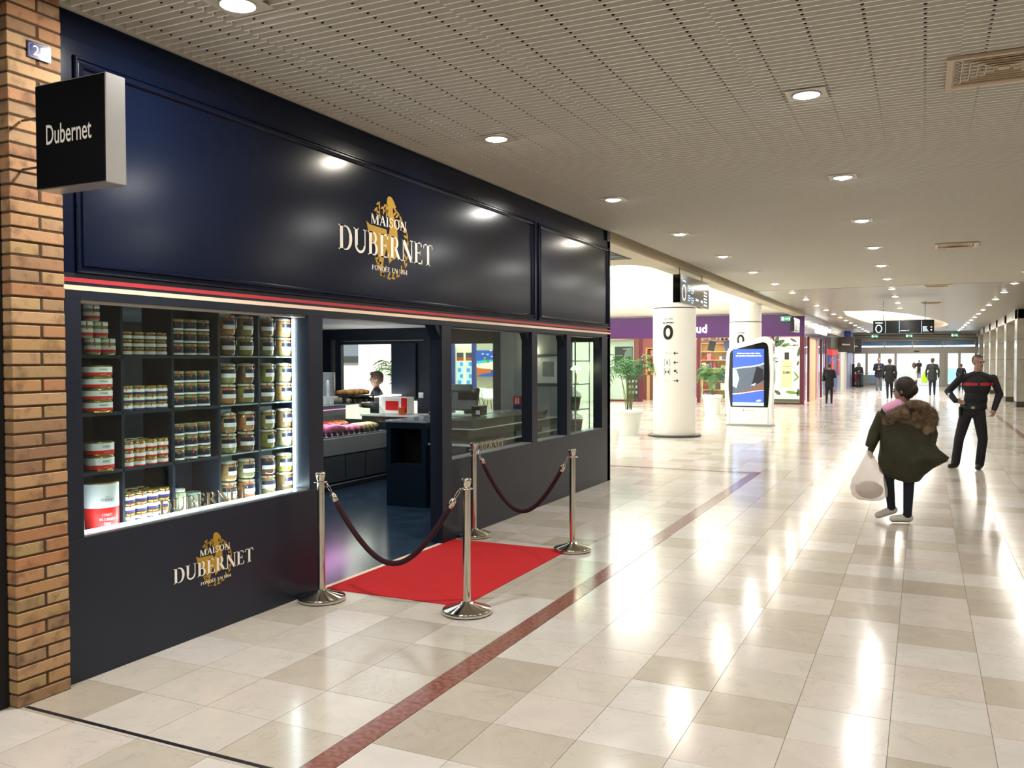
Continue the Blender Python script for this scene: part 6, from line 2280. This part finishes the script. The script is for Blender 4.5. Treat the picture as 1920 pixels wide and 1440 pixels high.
def garment(name, rings, m, parent, thick=.012, n=64, fold=.02, open_top=True):
    """rings: (z, cx, cy, rx, ry, extra) top to bottom; extra(a) adds outward reach"""
    def surf(off):
        vs = []
        for (z, cx, cy, rx, ry, ex) in rings:
            for i in range(n):
                a = 2 * PI * i / n
                k = 1 + (ex(a) if ex else 0)
                f = fold * noise2(a, z)
                vs.append((cx + (rx * k + f + off) * math.cos(a), cy + (ry * k + f + off) * math.sin(a), z + (.02 * math.sin(a * 2 + 1) if z < .6 else 0)))
        return vs
    o_, i_ = surf(0), surf(-thick)
    N_ = len(o_)
    R_ = len(rings)
    fs = []
    for j in range(R_ - 1):
        for i in range(n):
            i2 = (i + 1) % n
            fs.append((j * n + i, j * n + i2, (j + 1) * n + i2, (j + 1) * n + i))
            fs.append((N_ + j * n + i, N_ + (j + 1) * n + i, N_ + (j + 1) * n + i2, N_ + j * n + i2))
    for i in range(n):
        i2 = (i + 1) % n
        fs.append(((R_ - 1) * n + i, (R_ - 1) * n + i2, N_ + (R_ - 1) * n + i2, N_ + (R_ - 1) * n + i))
        fs.append((i, N_ + i, N_ + i2, i2))
    mb = MB().add(o_ + i_, fs, 0, True)
    return mb.build(name, m, parent)


fl_ = lambda k: (lambda a: k * max(0., math.cos(a + .35)) ** 6)
garment('parka', [(1.17, .09, .0, .15, .12, None), (1.13, .05, .0, .22, .15, None), (1.02, .05, .0, .238, .165, None), (.90, .045, .0, .245, .175, fl_(.08)), (.80, .05, .0, .25, .185, fl_(.35)),
                  (.72, .05, .0, .255, .19, fl_(.72)), (.68, .045, .0, .25, .19, fl_(.70)), (.60, .04, .0, .235, .185, fl_(.30)), (.52, .04, .0, .215, .17, None), (.47, .05, .0, .17, .145, None)], 'cloth_olive', wm)
# sleeves of the parka
for nm_, A_, E_, Wp in (('sleeve', (-.14, .0, 1.15), (-.235, .03, .95), (-.285, -.03, .80)), ('sleeve', (.235, 0, 1.14), (.30, .05, .95), (.28, -.04, .80))):
    mb = MB()
    a, e, w = Vector(A_), Vector(E_), Vector(Wp)
    pts = [a.lerp(e, k / 5) for k in range(5)] + [e.lerp(w, k / 5) for k in range(6)]
    mb.tube(pts, [.08, .082, .078, .074, .072, .07, .068, .064, .062, .058, .052], 16)
    mb.build(nm_, 'cloth_olive', wm)
# fur hood lying on the back and shoulders
hood = []
cen = Vector((.115, -.10, 1.115))
for k in range(20):
    a = 2 * PI * k / 20
    p = cen + Vector((.200 * math.cos(a), -.01 - .05 * math.sin(a), .155 * math.sin(a) * (.35 if 1.7 < a < 3.3 else 1)))
    hood.append(('e', tuple(p), (.06, .055, .052 + .01 * math.sin(k * 2.3)), 'fur_brown' if math.sin(a) > -.35 else 'fur_pale'))
hood.append(('e', tuple(cen + Vector((0, .03, .0))), (.20, .09, .16), 'fur_brown'))
hood.append(('e', (.12, .0, 1.205), (.14, .11, .06), 'fur_brown'))
hood.append(('e', (-.09, -.06, 1.08), (.09, .07, .08), 'fur_brown'))
ho = sculpt('fur_hood', hood, ['fur_brown', 'fur_pale'], .012, wm, 2)
# fur fibres on it
me = ho.data
r_ = random.Random(5)
mb = MB()
pol = list(me.polygons)
for _ in range(5200):
    p = pol[r_.randrange(len(pol))]
    c, nn = p.center, p.normal
    d = (nn + Vector((r_.uniform(-.6, .6), r_.uniform(-.6, .6), r_.uniform(-.9, .2)))).normalized()
    s = nn.cross(Vector((r_.uniform(-1, 1), r_.uniform(-1, 1), r_.uniform(-1, 1)))).normalized() * .0016
    L_ = r_.uniform(.012, .032)
    mb.add([c - s, c + s, c + d * L_], [(0, 1, 2)], 0 if p.material_index == 0 else 1)
o = mb.build('fur_fibres', ['fur_brown', 'fur_pale'], wm, fixn=False)
tag(o, kind='stuff')
# plastic bag in her hand
bag = thing('plastic_bag', 'translucent white plastic carrier bag in the left hand of the woman in the parka', 'bag', (W0.x - .29, W0.y - .05, .23))
m = mat('film', '#e8dcd8', rough=.3, trans=0, alpha=.5, bump=(14, .8, .02)); MT['film'] = m
prof = [(.02, .0), (.12, .005), (.175, .05), (.185, .12), (.165, .22), (.125, .32), (.075, .42), (.035, .49), (.03, .53)]
mb = MB()
n = 40
vs = []
for r, z in prof:
    for i in range(n):
        a = 2 * PI * i / n
        f = 1 + .09 * noise2(a, z * 2, 1.3) * (1 if z > .1 else .5)
        vs.append((r * f * math.cos(a), r * f * .72 * math.sin(a), z))
mb.add(vs, [(j * n + i, j * n + (i + 1) % n, (j + 1) * n + (i + 1) % n, (j + 1) * n + i) for j in range(len(prof) - 1) for i in range(n)] + [tuple(range(n))], 0, True)
mb.build('bag_film', 'film', bag, fixn=False)
mk('bag_content', '#b89f8c', rough=.6, var=(9, '#d8c7b8'))
MB().ell((.0, 0, .11), (.14, .10, .095)).build('contents', 'bag_content', bag, fixn=False)


# ---------------- generic figure
def figure(x, y, h, label, mats, rz=0., arms='down', stride=.0, coat=0., hair=None, long_hair=False, vox=.016, skin='skin', bald=False, hs=1.):
    """faces local -y; mats: top, bottom, shoes"""
    top, bot, shoe = mats
    k = h / 1.75
    t = thing('person', label, 'person', (x, y, 0), rz=rz)
    V = lambda a, b_, c: (a * k, b_ * k, c * k)
    hp, P_, R = head_prims(V(0, -.01, 1.63), k, pitch=.1, skin=skin)
    pr = [('e', V(0, 0, 1.28), (.19 * k, .125 * k, .2 * k), top), ('e', V(0, 0, 1.08), (.165 * k, .12 * k, .17 * k), top), ('c', V(-.14, 0, 1.42), V(.14, 0, 1.42), .07 * k, .07 * k, top),
          ('c', V(0, 0, 1.43), V(0, -.005, 1.55), .055 * k, .05 * k, skin),
          ('e', V(0, 0, .93), (.16 * k, .115 * k, .11 * k), bot),
          ('c', V(-.08, 0, .90), V(-.09, -stride * .5, .48), .088 * k, .062 * k, bot), ('c', V(-.09, -stride * .5, .48), V(-.09, -stride * .4, .09), .06 * k, .045 * k, bot),
          ('c', V(.08, 0, .90), V(.09, stride * .3, .48), .088 * k, .062 * k, bot), ('c', V(.09, stride * .3, .48), V(.09, stride, .10), .06 * k, .045 * k, bot),
          ('c', V(-.09, -stride * .4 + .03, .045), V(-.10, -stride * .4 - .13, .04), .042 * k, .036 * k, shoe), ('c', V(.09, stride + .03, .05), V(.10, stride - .12, .04), .042 * k, .036 * k, shoe)]
    if coat:
        pr += [('c', V(0, 0, 1.15), V(0, 0, .93 - coat), .15 * k, .155 * k, top), ('c', V(-.07, 0, 1.1), V(-.08, 0, .95 - coat), .115 * k, .125 * k, top), ('c', V(.07, 0, 1.1), V(.08, 0, .95 - coat), .115 * k, .125 * k, top)]
    if arms == 'down':
        A = [((-.19, 0, 1.41), (-.26, .02, 1.14), (-.25, -.07, .90), (0, -.15, -1), (.3, -.9, 0)), ((.19, 0, 1.41), (.26, .02, 1.14), (.25, -.07, .90), (0, -.15, -1), (-.3, -.9, 0))]
    elif arms == 'front':
        A = [((-.19, 0, 1.41), (-.24, -.03, 1.15), (-.07, -.24, 1.16), (.9, -.3, .1), (0, 0, 1)), ((.19, 0, 1.41), (.24, -.03, 1.15), (.07, -.24, 1.19), (-.9, -.3, .1), (0, 0, 1))]
    else:   # one arm holding
        A = [((-.19, 0, 1.41), (-.25, .0, 1.15), (-.20, -.2, 1.20), (.6, -.5, .1), (0, 0, 1)), ((.19, 0, 1.41), (.27, .02, 1.15), (.29, -.03, .92), (0, -.1, -1), (-.3, -.9, 0))]
    for (s_, e_, w_, d_, sd) in A:
        pr += [('c', V(*s_), V(*e_), .060 * k, .05 * k, top), ('c', V(*e_), V(*w_), .05 * k, .038 * k, top)]
        pr += hand_prims(V(*w_), d_, sd, k, .7, skin)
    pr += hp
    ms = list(dict.fromkeys([top, bot, shoe, skin] + ([hair] if bald else [])))

    def pt(C_, idx, names):
        if bald:
            c = np.array(P_(0, .012, .03))
            q = C_ - c
            m_ = (idx == names.index(skin)) & (C_[:, 2] > 1.52 * k) & (q[:, 1] > .0) & (q[:, 2] > -.05 * k)
            idx[m_] = names.index(hair)
    sculpt('body', pr, ms, vox, t, 2, pt)
    if hair and not bald:
        hh = [('e', P_(0, .028, .045), (.086 * k * hs, .098 * k * hs, .088 * k * hs), hair, R), ('e', P_(0, .05, -.01), (.08 * k * hs, .07 * k * hs, .08 * k * hs), hair, R)]
        if hs > 1.1: hh += [('e', P_(.04 * math.sin(q * 2.4), -.03 + .03 * math.cos(q * 1.9), .10), (.04 * k, .04 * k, .035 * k), hair) for q in range(7)]
        if long_hair:
            for s in (-1, 1):
                hh.append(('c', P_(s * .075, .01, .03), P_(s * .085, .0, -.17), .035 * k, .03 * k, hair))
            hh.append(('c', P_(0, .06, 0), P_(0, .07, -.18), .07 * k, .06 * k, hair))
        sculpt('hair', hh, [hair], .014, t, 2)
    face_parts(t, P_, k, R)
    return t


MT['hair_scalp'] = MT['hair_grey']
RY = PI      # facing away
p1 = figure(-3.39, 36.7, 1.62, 'woman all in black with a hip bag, walking away by the purple shop', ('cloth_black', 'cloth_black', 'shoe_black'), RY, 'front', .18, coat=.16, hair='hair_mid', long_hair=False)
b = MB().ell((.22, 0, .98), (.07, .14, .08)).build('hip_bag', 'shoe_black', p1, fixn=False)
p2 = figure(-3.47, 55.6, 1.60, 'woman with long brown hair and crossed arms walking towards the camera, near left exit door', ('cloth_black', 'cloth_black', 'shoe_white'), .05, 'front', .1, hair='hair_mid', long_hair=True)
MB().lathe([(.165, .93), (.17, .95), (.165, 1.0)], n=24, cap=False).build('sweater_hem', 'cloth_greyjeans', p2, fixn=False)
p3 = figure(-2.13, 50.2, 1.86, 'man in navy zipped jacket and grey jeans holding a phone, facing the camera', ('cloth_navy', 'cloth_greyjeans', 'shoe_white'), 0., 'front', .12, coat=.06, hair='hair_mid')
MB().box(-.012, .012, -.155, -.145, .95, 1.45).build('zip', 'cloth_white', p3)
MB().box(-.04, .04, -.29, -.28, 1.20, 1.34).build('phone', 'black_gloss', p3)
figure(-1.36, 42.4, 1.80, 'grey-haired man in long black coat walking away, in the middle of the gallery', ('cloth_black', 'cloth_black', 'shoe_black'), RY + .1, 'down', .22, coat=.12, hair='hair_grey')
p5 = figure(-.42, 49.4, 1.62, 'woman in white and grey jacket with purple leggings carrying a child, walking away', ('cloth_white', 'cloth_purple', 'shoe_black'), RY, 'hold', .16, coat=.08, hair='hair_mid', long_hair=True)
p6 = figure(-.19, 49.25, .95, 'small child in dark clothes carried by the woman in the white jacket', ('cloth_black', 'cloth_black', 'shoe_black'), RY + .3, 'front', .05, hair='hair_mid')
p6.location.z = .80
gb = thing('carrier_bag', 'bright lime green carrier bag held between the woman and the man walking away', 'bag', (.06, 47.0, .62))
MB().poly([(-.13, 0), (.15, .02), (.13, .3), (.03, .55), (-.02, .55), (-.12, .3)], lambda u, v, w: (u, w, v), -.04, .04).build('bag', 'lime', gb, bevel=.012)
p7 = figure(.41, 46.9, 1.84, 'tall man in dark green parka and jeans walking away near the open door', ('cloth_forest', 'cloth_jeans', 'shoe_black'), RY, 'down', .2, coat=.16, hair='hair_grey')
figure(1.95, 55.2, 1.52, 'distant person in dark coat half hidden behind the guard', ('cloth_black', 'cloth_black', 'shoe_black'), RY, 'down', .1, coat=.16, hair='hair_mid')
# the shop assistant, bent forward behind the counter
sa = figure(-7.74, 11.34, 1.56, 'shop assistant in black jacket with tousled brown hair, looking down behind the counter', ('cloth_black', 'cloth_black', 'shoe_black'), -.9, 'front', .0, hair='hair_mid', vox=.012, hs=1.15)
for c in list(sa.children):
    pass
# visitor in blue seen through the hatch
figure(-13.9, 18.3, 1.7, 'person in blue coat seen through the hatch at far left', (mk('cloth_blue', '#3c5872', rough=.8).name, 'cloth_jeans', 'shoe_black'), 1.2, 'down', .1, coat=.1, hair='hair_grey')
